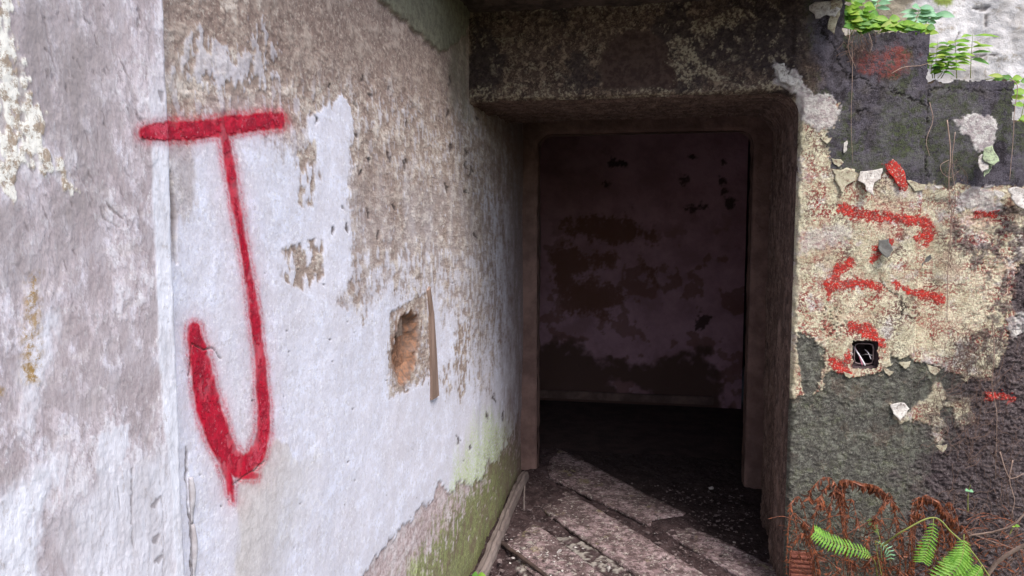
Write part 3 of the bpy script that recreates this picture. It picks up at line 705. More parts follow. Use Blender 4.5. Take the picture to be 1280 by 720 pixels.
        q = grid_quads(*X.shape); kv = keep_v.ravel(); qq = q[kv[q].all(1)]
        # lower the last ring to the top line: skirt hidden by the coping
        verts = np.stack([X, Yv, Z], -1).reshape(-1, 3)
        at = dict(damp=damp, black=black, cream=cream, dark=dark, lint=lint, patch=patch, lichen=lichen, crust=crust, red=red*(1-black*0.0), faded=faded, speck=speck, lay=np.where(lint>0.5, layb, np.where(rough>0.5, layb, lay)), lip_shade=lip_shade_f, moss=moss, crack=np.clip(crack,0,1))
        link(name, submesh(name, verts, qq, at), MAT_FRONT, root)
        if not lintel:
            rf = ((red > 0.55) & kv.reshape(red.shape)).ravel(); rq = q[rf[q].all(1) & kv[q].all(1)]
            rv = verts.copy(); rv[:,1] -= 0.0007
            g = link('graffiti_remains', submesh('graffiti_remains', rv, rq), MAT_RED2, root); g['label'] = 'broken bright red strokes of an old sprayed sign'
    xa = np.arange(XL-0.01, 0.5501, 0.0036)
    build('lintel_face', xa, np.arange(1.93, ZC+0.08, 0.0036), True)
    xb = np.concatenate([np.arange(0.5501-0.0000, 1.42, 0.0031), np.arange(1.43, 2.6, 0.03)])
    xb[0] = xa[-1]
    build('wall_face', xb, np.concatenate([np.arange(-0.03, 0.02, 0.01), np.arange(0.02, 2.46, 0.0031), np.arange(2.47, 3.0, 0.03)]), False)
    # reveal of the opening: right jamb, rounded corner, soffit
    r = 0.085
    path = [(XR, z, 1.0, 0.0) for z in np.arange(-0.03, ZT-r, 0.006)]
    path += [(XR-r+r*math.cos(a), ZT-r+r*math.sin(a), math.cos(a), math.sin(a)) for a in np.linspace(0, math.pi/2, 14)]
    path += [(x, ZT, 0.0, 1.0) for x in np.arange(XR-r-0.008, XL+0.07, -0.008)]
    path += [(XL+0.06+0.09*math.cos(a)-0.02, ZT-0.075+0.075*math.sin(a), math.cos(a), math.sin(a)) for a in np.linspace(math.pi/2, math.pi*0.98, 12)]
    P = np.array(path)
    S = np.concatenate([[0], np.cumsum(np.hypot(np.diff(P[:,0]), np.diff(P[:,1])))])
    D = np.concatenate([np.arange(0.012, 0.10, 0.005), np.arange(0.10, 0.85, 0.008)])
    SS, DD = np.meshgrid(S, D)
    nx = np.interp(SS, S, P[:,2]); nz = np.interp(SS, S, P[:,3]); bx = np.interp(SS, S, P[:,0]); bz = np.interp(SS, S, P[:,1])
    a1 = fbm(SS*3, DD*14, 5, 201); a2 = fbm(SS*10, DD*40, 4, 205); a3 = fbm(SS*50, DD*90, 3, 209)
    step = 0.03*sstep(0.36, 0.375, DD+0.02*a2)                      # rebate half way into the reveal
    off = 0.010*a1+0.008*np.abs(a2)+0.003*a3 + step + 0.004*sstep(0.05,0.0,DD)
    flake = sstep(0.10, 0.2, a2+0.5*a1)
    off += 0.004*flake
    V = np.stack([bx+nx*off, YF+DD, bz+nz*off], -1).reshape(-1, 3)
    link('reveal', mesh_np('reveal', V, grid_quads(*SS.shape), dict(flake=flake)), MAT_REVEAL, root)
    # body of the wall behind the faces
    for lo, hi in (((XR+0.07, YF+0.06, -0.05), (X_S1-0.004, YF+0.86, 3.0)), ((X_S1-0.02, YF+0.15, -0.05), (X_S2, YF+0.30, Z_S1-0.006)),
                   ((X_S2-0.01, YF+0.045, -0.05), (X_S3, YF+0.29, Z_S2-0.006)), ((X_S3-0.02, YF+0.045, -0.05), (2.6, YF+0.28, Z_S3-0.006)), ((XL-0.1, YF+0.06, ZT+0.07), (XR+0.1, YF+0.38, ZC+0.1))):
        box_obj('wall_body', lo, hi, MAT_BODY, root)
    # crumbled top of the taller block
    for (x0, x1, zt, y0) in ((X_S1-0.01, X_S2, Z_S1, YF+0.004), (X_S2, X_S3, Z_S2, YF+0.034), (X_S3, 2.55, Z_S3, YF+0.034)):
        nx_, ny_ = 50, 12
        xs = np.linspace(x0, x1, nx_); ysx = np.linspace(y0, YF+0.29, ny_)
        XX, YY = np.meshgrid(xs, ysx)
        ZZ = zt-0.008+0.016*fbm(XX*14, YY*14, 4, 301)+0.008*fbm(XX*50, YY*50, 3, 305)+0.014*sstep(y0, y0+0.1, YY)-0.015*sstep(y0+0.012, y0, YY)
        link('broken_top', mesh_np('broken_top', np.stack([XX,YY,ZZ],-1).reshape(-1,3), grid_quads(*XX.shape)), MAT_SOIL, root)
    # socket recess with box and wires
    p = at_y(1081, 443, YF)
    bm = bmesh.new()
    w, hgt, dp = 0.052, 0.060, 0.14
    o = [bm.verts.new((p.x+sx*w, YF+0.002, p.z+sz*hgt)) for sx, sz in ((-1,-1),(1,-1),(1,1),(-1,1))]
    i_ = [bm.verts.new((p.x+sx*0.041, YF+0.022, p.z+sz*0.045)) for sx, sz in ((-1,-1),(1,-1),(1,1),(-1,1))]
    bk = [bm.verts.new((p.x+sx*0.039, YF+dp, p.z+sz*0.043)) for sx, sz in ((-1,-1),(1,-1),(1,1),(-1,1))]
    for A, B in ((o, i_), (i_, bk)):
        for k in range(4): bm.faces.new((A[k], A[(k+1)%4], B[(k+1)%4], B[k]))
    bm.faces.new(bk)
    bmesh.ops.subdivide_edges(bm, edges=bm.edges[:], cuts=3, use_grid_fill=True)
    for w_ in bm.verts: w_.co += Vector((random.uniform(-.0018,.0018), random.uniform(-.0015,.002), random.uniform(-.0018,.0018)))
    box = link('socket_box', bm_mesh('socket_box', bm), MAT_SOCKET, root)
    bm = bmesh.new()
    fr = 0.040; rim = 0.0025
    ring = []
    for k in range(24):
        a = 2*math.pi*k/24; c_, s_ = math.cos(a), math.sin(a); m_ = (abs(c_)**6+abs(s_)**6)**(1/6)
        ring.append(Vector((p.x+0.034*c_/m_, YF+0.014, p.z+0.039*s_/m_)))
    add_tube(bm, ring+[ring[0]], rim, 6, False)
    link('box_rim', bm_mesh('box_rim', bm), MAT_SOCKET2, box)
    for k, (c0, c1, mat, rr) in enumerate(((( -0.030, 0.022), (0.006,-0.045), MAT_WIRE, 0.0032), ((-0.024,0.020), (-0.004,-0.045), MAT_WIREP, 0.0022), ((0.012,0.012),(0.026,-0.020), MAT_WIRE, 0.0016), ((0.0,-0.012),(0.03,-0.005), MAT_WIREG, 0.0016))):
        bm = bmesh.new()
        add_tube(bm, catmull([(p.x+c0[0], YF+0.05, p.z+c0[1]), (p.x+c0[0]*.6+c1[0]*.4, YF+0.018, p.z+c0[1]*.5+c1[1]*.5+0.006), (p.x+c1[0], YF+0.012, p.z+c1[1])], 6), rr, 6)
        link('wire', bm_mesh('wire', bm), mat, box)
    # loose curled flakes of paint
    def flake(pts, curl, thick, mat, lab=None):
        """pts: outline in photo pixels; the first edge is still stuck to the wall, the rest curls off it"""
        W0 = [at_y(a, b, YF) for a, b in pts]; W = []
        for k in range(len(W0)):
            a, b = W0[k], W0[(k+1) % len(W0)]; L = (b-a).length
            for t in (0, 1/3, 2/3):
                q_ = a.lerp(b, t); W.append(q_+Vector((random.uniform(-1,1), 0, random.uniform(-1,1)))*(0.10*L if t else 0.04*L))
        h0, h1 = W0[0], W0[1]; hd = (h1-h0).normalized()
        cen = sum(W, Vector())/len(W); size = max((q_-cen).length for q_ in W); ph = random.uniform(0, 6)
        bm = bmesh.new()
        def lifted(q_):
            dist = ((q_-h0)-hd*((q_-h0).dot(hd))).length; al = (q_-h0).dot(hd)
            return Vector((q_.x, YF-0.0065-curl*dist*dist/(2*size)*1.6-0.10*size*curl*math.sin(al/size*3+ph), q_.z))
        M = 5; vc = bm.verts.new(lifted(cen)); rings = []; n_ = len(W)
        for k in range(1, M+1): rings.append([bm.verts.new(lifted(cen.lerp(q_, k/M))) for q_ in W])
        for k in range(n_): bm.faces.new((vc, rings[0][k], rings[0][(k+1)%n_])).smooth = True
        for A, B in zip(rings[:-1], rings[1:]):
            for k in range(n_): bm.faces.new((A[k], A[(k+1)%n_], B[(k+1)%n_], B[k])).smooth = True
        o_ = link('paint_flake', bm_mesh('paint_flake', bm), mat, root)
        md = o_.modifiers.new('s', 'SOLIDIFY'); md.thickness = thick*0.6
        if lab: o_['label'] = lab
    C = MAT_CREAMF
    flake([(1040,211),(1068,212),(1070,224),(1058,231),(1052,242),(1046,230)], 0.12, 0.002, C)
    flake([(1074,215),(1102,210),(1100,224),(1092,228),(1086,246),(1080,240),(1078,230),(1071,226)], 0.55, 0.002, MAT_WHITEF, 'white curled flake hanging from the black edge')
    flake([(1106,211),(1116,199),(1128,212),(1131,226),(1127,238),(1118,228)], 0.10, 0.002, MAT_RED2, 'red flake standing up at the black edge')
    flake([(1132,225),(1156,231),(1154,238),(1142,240)], 0.3, 0.002, C)
    flake([(1228,186),(1240,182),(1244,202),(1236,208),(1226,200)], 0.35, 0.002, MAT_GREENF)
    flake([(1222,196),(1234,190),(1230,212),(1222,216)], 0.5, 0.002, MAT_WHITEF)
    flake([(1228,206),(1240,206),(1236,214),(1226,222)], 0.4, 0.002, MAT_GREENF)
    flake([(1097,300),(1110,298),(1113,312),(1104,322),(1098,316)], 0.5, 0.002, MAT_DARKF, 'dark flake curling off the red sign')
    flake([(1162,318),(1164,322),(1148,333),(1148,330)], 0.4, 0.003, MAT_DARKF)
    flake([(1112,505),(1130,503),(1136,510),(1128,518),(1122,524),(1115,516)], 0.35, 0.002, MAT_WHITEF)
    flake([(966,84),(980,79),(984,94),(998,100),(994,110),(974,104)], 0.2, 0.002, MAT_WHITEF)
    flake([(1010,8),(1040,2),(1050,12),(1042,24),(1032,20),(1018,26)], 0.35, 0.002, MAT_WHITEF, 'big pale curl of paint at the top of the wall')
    flake([(1038,2),(1052,0),(1050,20),(1040,46),(1032,38),(1036,22)], 0.15, 0.002, C)
    flake([(1260,236),(1290,234),(1290,252),(1278,264),(1268,258),(1262,248)], 0.35, 0.003, MAT_WHITEF)
    flake([(1054,179),(1058,176),(1058,188),(1054,192)], 0.2, 0.002, MAT_WHITEF)
    for (cu, cv, mt) in ((1148,234,C),(1064,216,C),(1172,232,MAT_WHITEF),(1200,236,C),(1046,200,C),(1032,172,C),(1140,392,C),(1130,452,C),(1166,458,C),(1205,471,C),(1026,478,C),(1110,462,C),(1248,240,MAT_WHITEF),(1268,412,MAT_WHITEF),(1176,556,C),(1060,466,C)):
        n0 = random.uniform(5, 9); a0 = random.uniform(-.4,.4); k_ = random.uniform(.5,.9)
        flake([(cu-n0, cv+a0*n0), (cu+n0, cv-a0*n0), (cu+n0*.7, cv+n0*k_), (cu+n0*.1, cv+n0*k_*1.5), (cu-n0*.6, cv+n0*k_*.8)], random.uniform(.08,.3), 0.0015, mt)
    # terracotta air brick low down
    a = at_y(1001, 706, YF); ab = thing_part('air_brick', root)
    b_lo = (a.x-0.042, YF-0.014, a.z-0.10); 
    bm = bmesh.new(); add_box(bm, (a.x-0.045, YF-0.012, a.z-0.12), (a.x+0.045, YF+0.03, a.z+0.055)); ob = link('air_brick', bm_mesh('air_brick', bm), MAT_TERRA2, root)
    for k in range(9):
        bm = bmesh.new(); z0 = a.z-0.115+k*0.0185
        add_box(bm, (a.x-0.040, YF-0.020, z0), (a.x+0.040, YF-0.010, z0+0.010)); bmesh.ops.bevel(bm, geom=bm.edges[:], offset=0.002, segments=1, affect='EDGES')
        link('slat', bm_mesh('slat', bm), MAT_TERRA2, ob)
def thing_part(*a): return None
def reveal_mat():
    m = Mat('rotten_reveal', 0.9, 0.2)
    c = m.spk((0.20,0.135,0.115), (0.085,0.055,0.048), 26, 0.40, 0.60, 7, 0.78, (1,1,0.35))
    c = m.mix(c, (0.30,0.235,0.20), m.mth('MULTIPLY', m.noise(90, 6, 0.8, 0.54, 0.63, (1,1,0.35)), 0.65))
    c = m.mix(c, (0.035,0.024,0.022), m.mth('MULTIPLY', m.noise(60, 6, 0.8, 0.52, 0.62, (1,1,0.3)), 0.85))
    c = m.mix(c, (0.09,0.062,0.052), m.mth('MULTIPLY', m.attr('flake'), 0.7))
    m.bump(m.noise(70, 6, 0.75, 0.1, 0.9, (1,1,0.5)), 0.4, 0.005)
    return m.done(c)
MAT_REVEAL = reveal_mat()
def flakemat(name, a, b, dirt):
    m = Mat(name, 0.88, 0.2); c = m.spk(a, b, 45, 0.38, 0.62, 6, 0.75)
    c = m.mix(c, dirt, m.mth('MULTIPLY', m.noise(75, 6, 0.8, 0.5, 0.62), 0.85))
    m.bump(m.noise(140, 6, 0.75, 0.1, 0.9), 0.6, 0.004); return m.done(c)
def old_red():
    m = Mat('old_red_paint', 0.8, 0.25); c = m.spk((0.60,0.032,0.02), (0.36,0.03,0.025), 45, 0.4, 0.6, 6, 0.75)
    c = m.mix(c, (0.20,0.07,0.06), m.mth('MULTIPLY', m.noise(115, 4, 0.7, 0.50, 0.57), 0.8))
    c = m.mix(c, (0.62,0.50,0.40), m.mth('MULTIPLY', m.noise(150, 4, 0.7, 0.56, 0.62), 0.8))
    m.bump(m.noise(150, 6, 0.8, 0.1, 0.9), 0.7, 0.006); return m.done(c)
MAT_RED2 = old_red()
MAT_BODY = simple('grey_masonry', (0.14,0.13,0.12), (0.09,0.085,0.08), 20, 0.95, 0.8, 70, 0.006)
MAT_BLACKC = simple('black_weathered_render', (0.065,0.058,0.070), (0.12,0.11,0.12), 40, 0.9, 0.9, 90, 0.006)
MAT_SOIL = simple('soil', (0.075,0.05,0.032), (0.04,0.028,0.02), 40, 0.95, 1.0, 70, 0.01)
MAT_SOCKET = simple('socket_recess', (0.075,0.048,0.05), (0.04,0.027,0.028), 60, 0.9, 0.6, 90, 0.003)
MAT_SOCKET2 = simple('socket_metal', (0.20,0.15,0.15), (0.12,0.08,0.08), 60, 0.6, 0.3, 90, 0.002)
MAT_WIRE = simple('white_wire', (0.75,0.72,0.74), (0.62,0.58,0.60), 40, 0.5, 0.1)
MAT_WIREP = simple('pink_wire', (0.55,0.20,0.27), (0.45,0.15,0.20), 40, 0.5, 0.1)
MAT_WIREG = simple('grey_wire', (0.30,0.28,0.28), (0.22,0.2,0.2), 40, 0.5, 0.1)
MAT_CREAMF = flakemat('cream_paint_flake', (0.50,0.46,0.34), (0.33,0.30,0.21), (0.17,0.09,0.07))
MAT_WHITEF = flakemat('white_paint_flake', (0.60,0.57,0.53), (0.40,0.36,0.33), (0.16,0.13,0.12))
MAT_GREENF = flakemat('green_paint_flake', (0.36,0.44,0.27), (0.27,0.30,0.20), (0.12,0.12,0.10))
MAT_DARKF = simple('dark_flake', (0.13,0.13,0.12), (0.08,0.075,0.07), 40, 0.85, 0.4, 90, 0.003)
MAT_TERRA2 = simple('terracotta', (0.30,0.11,0.075), (0.20,0.07,0.05), 40, 0.85, 0.5, 90, 0.003)
doorway_wall()

# ================================================================== CEILING SLAB OVER THE DOORWAY
MAT_CEIL = simple('stained_concrete', (0.13,0.095,0.08), (0.055,0.04,0.036), 14, 0.92, 0.9, 60, 0.008, lo=0.4, hi=0.6)
def slab(name, label, x0, x1, y0, y1, z0, z1, mat, cat, step=0.02, amp=0.012):
    xs = np.arange(x0, x1+1e-6, step); root = None
    prof = [(y1, z0)] + [(y, z0) for y in np.arange(y1-step, y0+0.03, -step)] + [(y0+0.02, z0+0.002), (y0+0.004, z0+0.012), (y0, z0+0.03)] + [(y0+0.01, z) for z in np.arange(z0+0.05, z1, 0.03)] + [(y0+0.02, z1), (y1, z1)]
    P = np.array(prof); XX, K = np.meshgrid(xs, np.arange(len(P)))
    YY = P[K,0]; ZZ = P[K,1]
    n1 = fbm(XX*6, (YY+ZZ)*6, 5, 401); n2 = fbm(XX*25, (YY+ZZ)*25, 4, 405)
    edge = np.where(K > len(P)*0.0, 1, 0)
    YY = YY + np.where(YY < y0+0.1, amp*2.4*n1+amp*n2, 0); ZZ = ZZ + np.where(K > 0, amp*0.6*n1+amp*0.5*n2, 0)
    o = link(name, mesh_np(name, np.stack([XX,YY,ZZ],-1).reshape(-1,3), grid_quads(*XX.shape)[:, ::-1]), mat)
    return props(o, label, cat)
slab('ceiling_slab', 'broken dark ceiling slab edge jutting out over the doorway', XL-0.02, 0.74, 2.42, YF+0.05, ZC, ZC+0.28, MAT_CEIL, 'slab', 0.008)
cs = bpy.data.objects['ceiling_slab']
def shade_strip():  # unseen strip beside the slab, added to shade the top of the left wall
    ys = np.arange(-1.5, 2.46, 0.03); prof = [(XL-0.05, ZC)] + [(XL+t, ZC+0.002) for t in (0.04,0.07,0.10,0.13)] + [(XL+0.155, ZC+0.012), (XL+0.16, ZC+0.05), (XL+0.15, ZC+0.12), (XL+0.14, ZC+0.2), (XL-0.05, ZC+0.21)]
    P = np.array(prof); K, YY = np.meshgrid(np.arange(len(P)), ys); XX = P[K,0]; ZZ = P[K,1]
    n = fbm(YY*5, (XX+ZZ)*5, 4, 431)
    XX = XX + np.where(K > 2, 0.03*n, 0)*(K < len(P)-1); ZZ = ZZ + 0.008*n
    link('added_shade_strip', mesh_np('added_shade_strip', np.stack([XX,YY,ZZ],-1).reshape(-1,3), grid_quads(*XX.shape)), MAT_CEIL, cs)
shade_strip()

# ================================================================== PASSAGE, INNER DOORWAY, BACK ROOM
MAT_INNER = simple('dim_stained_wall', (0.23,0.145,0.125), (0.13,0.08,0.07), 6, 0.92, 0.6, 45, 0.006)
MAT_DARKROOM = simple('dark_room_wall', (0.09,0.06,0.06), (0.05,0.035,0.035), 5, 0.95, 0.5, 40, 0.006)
def inner():
    root = thing('inner_doorway', 'second doorway frame with rounded corners deep in the dark passage', 'doorway', (0, YIN, 0))
    outline = (-0.637, 0.562, 2.013, 0.075)
    xs = np.arange(XL-0.02, 0.80, 0.008); zs = np.arange(-0.03, 2.36, 0.008)
    X, Z, sd, drop = wall_grid(YIN, xs, zs, outline, None)
    a1 = fbm(X*5, Z*5, 4, 501); a2 = fbm(X*22, Z*16, 4, 505)
    B = 0.02; t = np.clip((B-np.clip(-sd,0,None))/B, 0, 1)
    Y = YIN - 0.006*a1 - 0.003*a2 + 0.016*t*t
    band = 0.018*sstep(0.004, -0.004, Z-(2.125+0.05*np.cos((X-0.0)*2.2)-0.02*X))   # proud band with an arched upper line
    Y -= band
    q = grid_quads(*X.shape); kv = (~drop).ravel()
    link('frame_face', submesh('frame_face', np.stack([X,Y,Z],-1).reshape(-1,3), q[kv[q].all(1)]), MAT_INNER, root)
    r = 0.075; x0, x1, zt = outline[:3]
    path = [(x1, z, 1, 0) for z in np.arange(-0.03, zt-r, 0.02)] + [(x1-r+r*math.cos(a), zt-r+r*math.sin(a), math.cos(a), math.sin(a)) for a in np.linspace(0, math.pi/2, 10)]
    path += [(x0+r-r*math.cos(a), zt-r+r*math.sin(a), -math.cos(a), math.sin(a)) for a in np.linspace(math.pi/2, 0, 10)] + [(x0, z, -1, 0) for z in np.arange(zt-r-0.02, -0.03, -0.02)]
    P = np.array(path); D = np.linspace(0.012, 0.22, 12)
    I, DD = np.meshgrid(np.arange(len(P)), D)
    n = fbm(I*0.2, DD*12, 4, 511)*0.006 + 0.03*sstep(0.12, 0.13, DD)
    V = np.stack([P[I,0]+P[I,2]*n, YIN+DD, P[I,1]+P[I,3]*n], -1).reshape(-1,3)
    link('frame_reveal', mesh_np('frame_reveal', V, grid_quads(*I.shape)), MAT_INNER, root)
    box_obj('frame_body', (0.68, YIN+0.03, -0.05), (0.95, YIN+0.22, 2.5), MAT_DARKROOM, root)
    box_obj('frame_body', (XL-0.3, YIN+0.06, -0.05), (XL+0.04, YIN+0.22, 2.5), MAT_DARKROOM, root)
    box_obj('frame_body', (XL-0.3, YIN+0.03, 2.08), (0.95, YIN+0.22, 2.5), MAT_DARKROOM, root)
inner()
side = box_obj('passage_wall', (0.66, YF+0.82, -0.05), (X_S1+0.06, YIN+0.25, 2.9), MAT_INNER); props(side, 'dark side wall of the passage behind the rotten door jamb', 'wall')
pc = box_obj('passage_ceiling', (XL-0.35, YF+0.30, ZC+0.02), (X_S1+0.05, YIN+0.1, ZC+0.4), MAT_CEIL); props(pc, 'dark concrete ceiling inside the passage', 'ceiling', kind='structure')

def back_wall():
    m = Mat('damp_back_wall', 0.92, 0.15)
    c = m.spk((0.53,0.31,0.38), (0.36,0.20,0.235), 3.0, 0.36, 0.66, 6, 0.7)
    c = m.mix(c, (0.17,0.075,0.045), m.attr('loss'))
    c = m.mix(c, (0.06,0.035,0.03), m.attr('mould'))
    c = m.mix(c, (0.12,0.068,0.058), m.attr('damp'))
    m.bump(m.noise(40, 6, 0.7, 0.1, 0.9), 0.5, 0.006)
    mat = m.done(c)
    xs = np.arange(-1.35, 0.775, 0.009); zs = np.arange(-0.03, 2.45, 0.009)
    X, Z = np.meshgrid(xs, zs); u, v = project(X, np.full(X.shape, YBACK), Z)
    a1 = fbm(X*3.5, Z*3.5, 5, 601); a2 = fbm(X*12, Z*12, 4, 605); a3 = fbm(X*40, Z*40, 3, 607)
    loss = np.zeros_like(u)
    for p in ([(706,281),(740,275),(785,270),(812,288),(818,305),(800,300),(775,308),(735,302),(712,290)], [(692,315),(712,305),(735,320),(770,312),(765,330),(725,345),(710,375),(690,350)],
              [(700,350),(760,350),(780,370),(760,400),(710,395)], [(800,320),(818,335),(820,355),(812,350)]):
        loss = np.maximum(loss, 0.85*sstep(-6, 6, poly_sd(u, v, p)+9*a1+9*a2+7*a3))
    loss = np.maximum(loss, 0.6*sstep(0.16, 0.34, a1+0.5*a2)*sstep(250, 320, v))
    mould = np.zeros_like(u)
    for pts in ([(765,204,5),(782,204,3)], [(856,224,6)], [(758,228,4)], [(902,225,4),(904,240,3)], [(914,255,6)], [(880,398,7),(872,410,5)], [(866,196,2)], [(903,202,3)], [(860,262,4),(880,258,3)]):
        mould = np.maximum(mould, 0.9*sstep(-2, 2, stroke_sd(u, v, pts)+5*a2+3*a3))
    damp = sstep(-6, 8, poly_sd(u, v, [(600,433),(680,430),(725,430),(745,445),(790,455),(830,452),(850,440),(885,440),(898,470),(910,520),(910,600),(600,600)])+14*a1+9*a2)
    damp *= 1-0.8*sstep(-4, 3, poly_sd(u, v, [(760,475),(790,478),(815,490),(800,496),(770,490)])+6*a2)
    Y = YBACK - 0.01*a1 + 0.006*loss + 0.006*damp
    o = link('back_wall', mesh_np('back_wall', np.stack([X,Y,Z],-1).reshape(-1,3), grid_quads(*X.shape), dict(loss=loss, mould=mould, damp=damp)), mat)
    props(o, 'dim purplish back wall with brown patches seen through both doorways', 'wall')
back_wall()
room = thing('back_room', 'dark walls of the unlit room beyond the inner doorway', 'room', (0, 6, 0), kind='structure')
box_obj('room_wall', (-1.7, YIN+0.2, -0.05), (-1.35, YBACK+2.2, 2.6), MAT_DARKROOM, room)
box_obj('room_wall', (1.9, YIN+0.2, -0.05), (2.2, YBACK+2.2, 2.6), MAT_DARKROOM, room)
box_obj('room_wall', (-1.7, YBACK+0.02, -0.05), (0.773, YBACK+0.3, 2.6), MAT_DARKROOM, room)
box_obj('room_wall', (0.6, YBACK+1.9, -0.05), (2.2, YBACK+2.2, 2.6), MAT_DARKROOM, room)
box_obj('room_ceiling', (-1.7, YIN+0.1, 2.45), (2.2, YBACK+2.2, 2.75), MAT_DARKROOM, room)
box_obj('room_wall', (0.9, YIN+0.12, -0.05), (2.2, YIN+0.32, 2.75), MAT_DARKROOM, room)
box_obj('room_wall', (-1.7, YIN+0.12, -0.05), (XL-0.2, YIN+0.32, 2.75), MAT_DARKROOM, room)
bm = bmesh.new(); add_box(bm, (-1.0, YBACK-0.05, 0.02), (0.55, YBACK-0.012, 0.085)); bmesh.ops.bevel(bm, geom=bm.edges[:], offset=0.006, segments=2, affect='EDGES')
props(link('skirting', bm_mesh('skirting', bm), MAT_INNER), 'pale skirting ledge at the foot of the back wall', 'skirting')

# far wall above the ruined right wall
def far_wall():
    m = Mat('pale_weathered_concrete', 0.9, 0.2)
    c = m.spk((0.62,0.60,0.60), (0.44,0.41,0.39), 4, 0.36, 0.64, 7, 0.7)
    c = m.mix(c, (0.30,0.255,0.20), m.mth('MULTIPLY', m.noise(14, 7, 0.75, 0.53, 0.66), 0.8))
    c = m.mix(c, (0.24,0.20,0.13), m.attr('dirt'))
    c = m.mix(c, (0.22,0.27,0.06), m.attr('moss'))
    c = m.mix(c, (0.13,0.11,0.10), m.mth('MULTIPLY', m.noise(60, 6, 0.8, 0.6, 0.7), 0.7))
    c = m.mix(c, (0.09,0.075,0.07), m.attr('crack'))
    m.bump(m.noise(30, 7, 0.75, 0.1, 0.9), 0.6, 0.012)
    mat = m.done(c)
    Y0 = YIN-0.06
    xs = np.arange(X_S1+0.03, 3.2, 0.008); zs = np.concatenate([np.arange(-0.03, 1.8, 0.06), np.arange(1.8, 3.2, 0.008)])
    X, Z = np.meshgrid(xs, zs); u, v = project(X, np.full(X.shape, Y0), Z)
    a1 = fbm(X*4, Z*4, 5, 701); a2 = fbm(X*15, Z*15, 4, 705); a3 = fbm(X*50, Z*50, 3, 707)
    dirt = sstep(-14, 14, poly_sd(u, v, [(1050,-30),(1150,-30),(1155,20),(1140,60),(1165,100),(1050,100)])+16*a1+12*a2)*0.85
    moss = sstep(-4, 4, poly_sd(u, v, [(1168,-10),(1195,-10),(1192,6),(1172,6)])+6*a2+3*a3)
    crack = np.zeros_like(u)
    for pts in ([(1218,9,1.5),(1230,11,2.6),(1236,8,2)], [(1215,72,.7),(1235,68,1),(1248,70,.7)], [(1233,20,2),(1233,34,1)], [(1190,60,.6),(1200,40,.8)]):
        crack = np.maximum(crack, 0.8*sstep(-1.2, 1, stroke_sd(u, v, pts)+1.8*a3))
    Y = Y0 - 0.02*a1 - 0.006*a2 + 0.01*crack
    o = link('concrete_wall', mesh_np('concrete_wall', np.stack([X,Y,Z],-1).reshape(-1,3), grid_quads(*X.shape), dict(dirt=dirt, moss=moss, crack=crack)), mat)
    props(o, 'bright pale concrete wall standing behind the ledge with plants', 'wall')
    bd = box_obj('wall_body', (X_S1+0.04, Y0+0.035, -0.05), (3.19, Y0+0.16, 3.19), MAT_RENDER, o)
far_wall()

# ================================================================== FLOOR AND GROUND
def floors():
    m = Mat('dirty_floor', 0.93, 0.15)
    c = m.spk((0.042,0.026,0.026), (0.09,0.06,0.06), 14, 0.40, 0.60, 7, 0.78)
    c = m.mix(c, (0.30,0.26,0.26), m.mth('MULTIPLY', m.noise(55, 6, 0.8, 0.56, 0.64), 0.5))
    c = m.mix(c, (0.46,0.42,0.37), m.attr('pale'))
    c = m.mix(c, (0.028,0.02,0.018), m.attr('blackish'))
    m.bump(m.noise(60, 7, 0.75, 0.1, 0.9), 0.8, 0.012)
    mat = m.done(c)
    xs = np.arange(XL-0.05, 0.95, 0.008); ys = np.arange(2.2, YIN+0.5, 0.008)
    X, Y = np.meshgrid(xs, ys)
    a1 = fbm(X*4, Y*4, 5, 801); a2 = fbm(X*16, Y*16, 4, 805); a3 = fbm(X*50, Y*50, 3, 809)
    u, v = project(X, Y, np.zeros(X.shape))
    pale = sstep(-5, 5, poly_sd(u, v, [(655,690),(700,670),(780,700),(860,760),(640,760)])+18*a1+12*a2)*sstep(-0.1, 0.25, a2+0.6*a3)*0.75
    blackish = sstep(-10, 10, poly_sd(u, v, [(660,470),(1000,470),(1000,700),(930,700),(850,645),(690,560)])+8*a1)*0.6  # darker floor beyond the boards
    Z = 0.014*a1+0.008*a2+0.004*a3 + 0.020*sstep(-12, 14, poly_sd(u, v, [(600,700),(640,590),(690,560),(722,592),(700,640),(664,672),(640,720)])+16*a1+9*a2)
    Z += 0.016*sstep(-8, 8, poly_sd(u, v, [(815,650),(850,636),(880,650),(850,672),(822,668)])+12*a1+9*a2)
    o = link('passage_floor', mesh_np('passage_floor', np.stack([X,Y,Z],-1).reshape(-1,3), grid_quads(*X.shape), dict(pale=pale, blackish=blackish)), mat)
    props(o, 'dirt-covered floor of the passage', 'floor', kind='structure')
    o2 = box_obj('room_floor', (-1.7, YIN+0.45, -0.2), (2.2, YBACK+2.2, -0.012), MAT_WETFLOOR); props(o2, 'black damp floor of the back room', 'floor', kind='structure')
    # ground to the horizon
    me = bpy.data.meshes.new('ground'); s = 900
    me.from_pydata([(-s,-s,-0.03),(s,-s,-0.03),(s,s,-0.03),(-s,s,-0.03)], [], [(0,1,2,3)])
    g = link('ground', me, MAT_GROUND); props(g, 'dark forest soil outside the ruin', 'ground', kind='structure')
MAT_WETFLOOR = simple('black_damp_floor', (0.085,0.055,0.05), (0.05,0.032,0.03), 8, 0.9, 0.5, 40, 0.01)
MAT_GROUND = simple('forest_soil', (0.10,0.085,0.05), (0.06,0.065,0.03), 3, 0.95, 0.8, 30, 0.02)
floors()

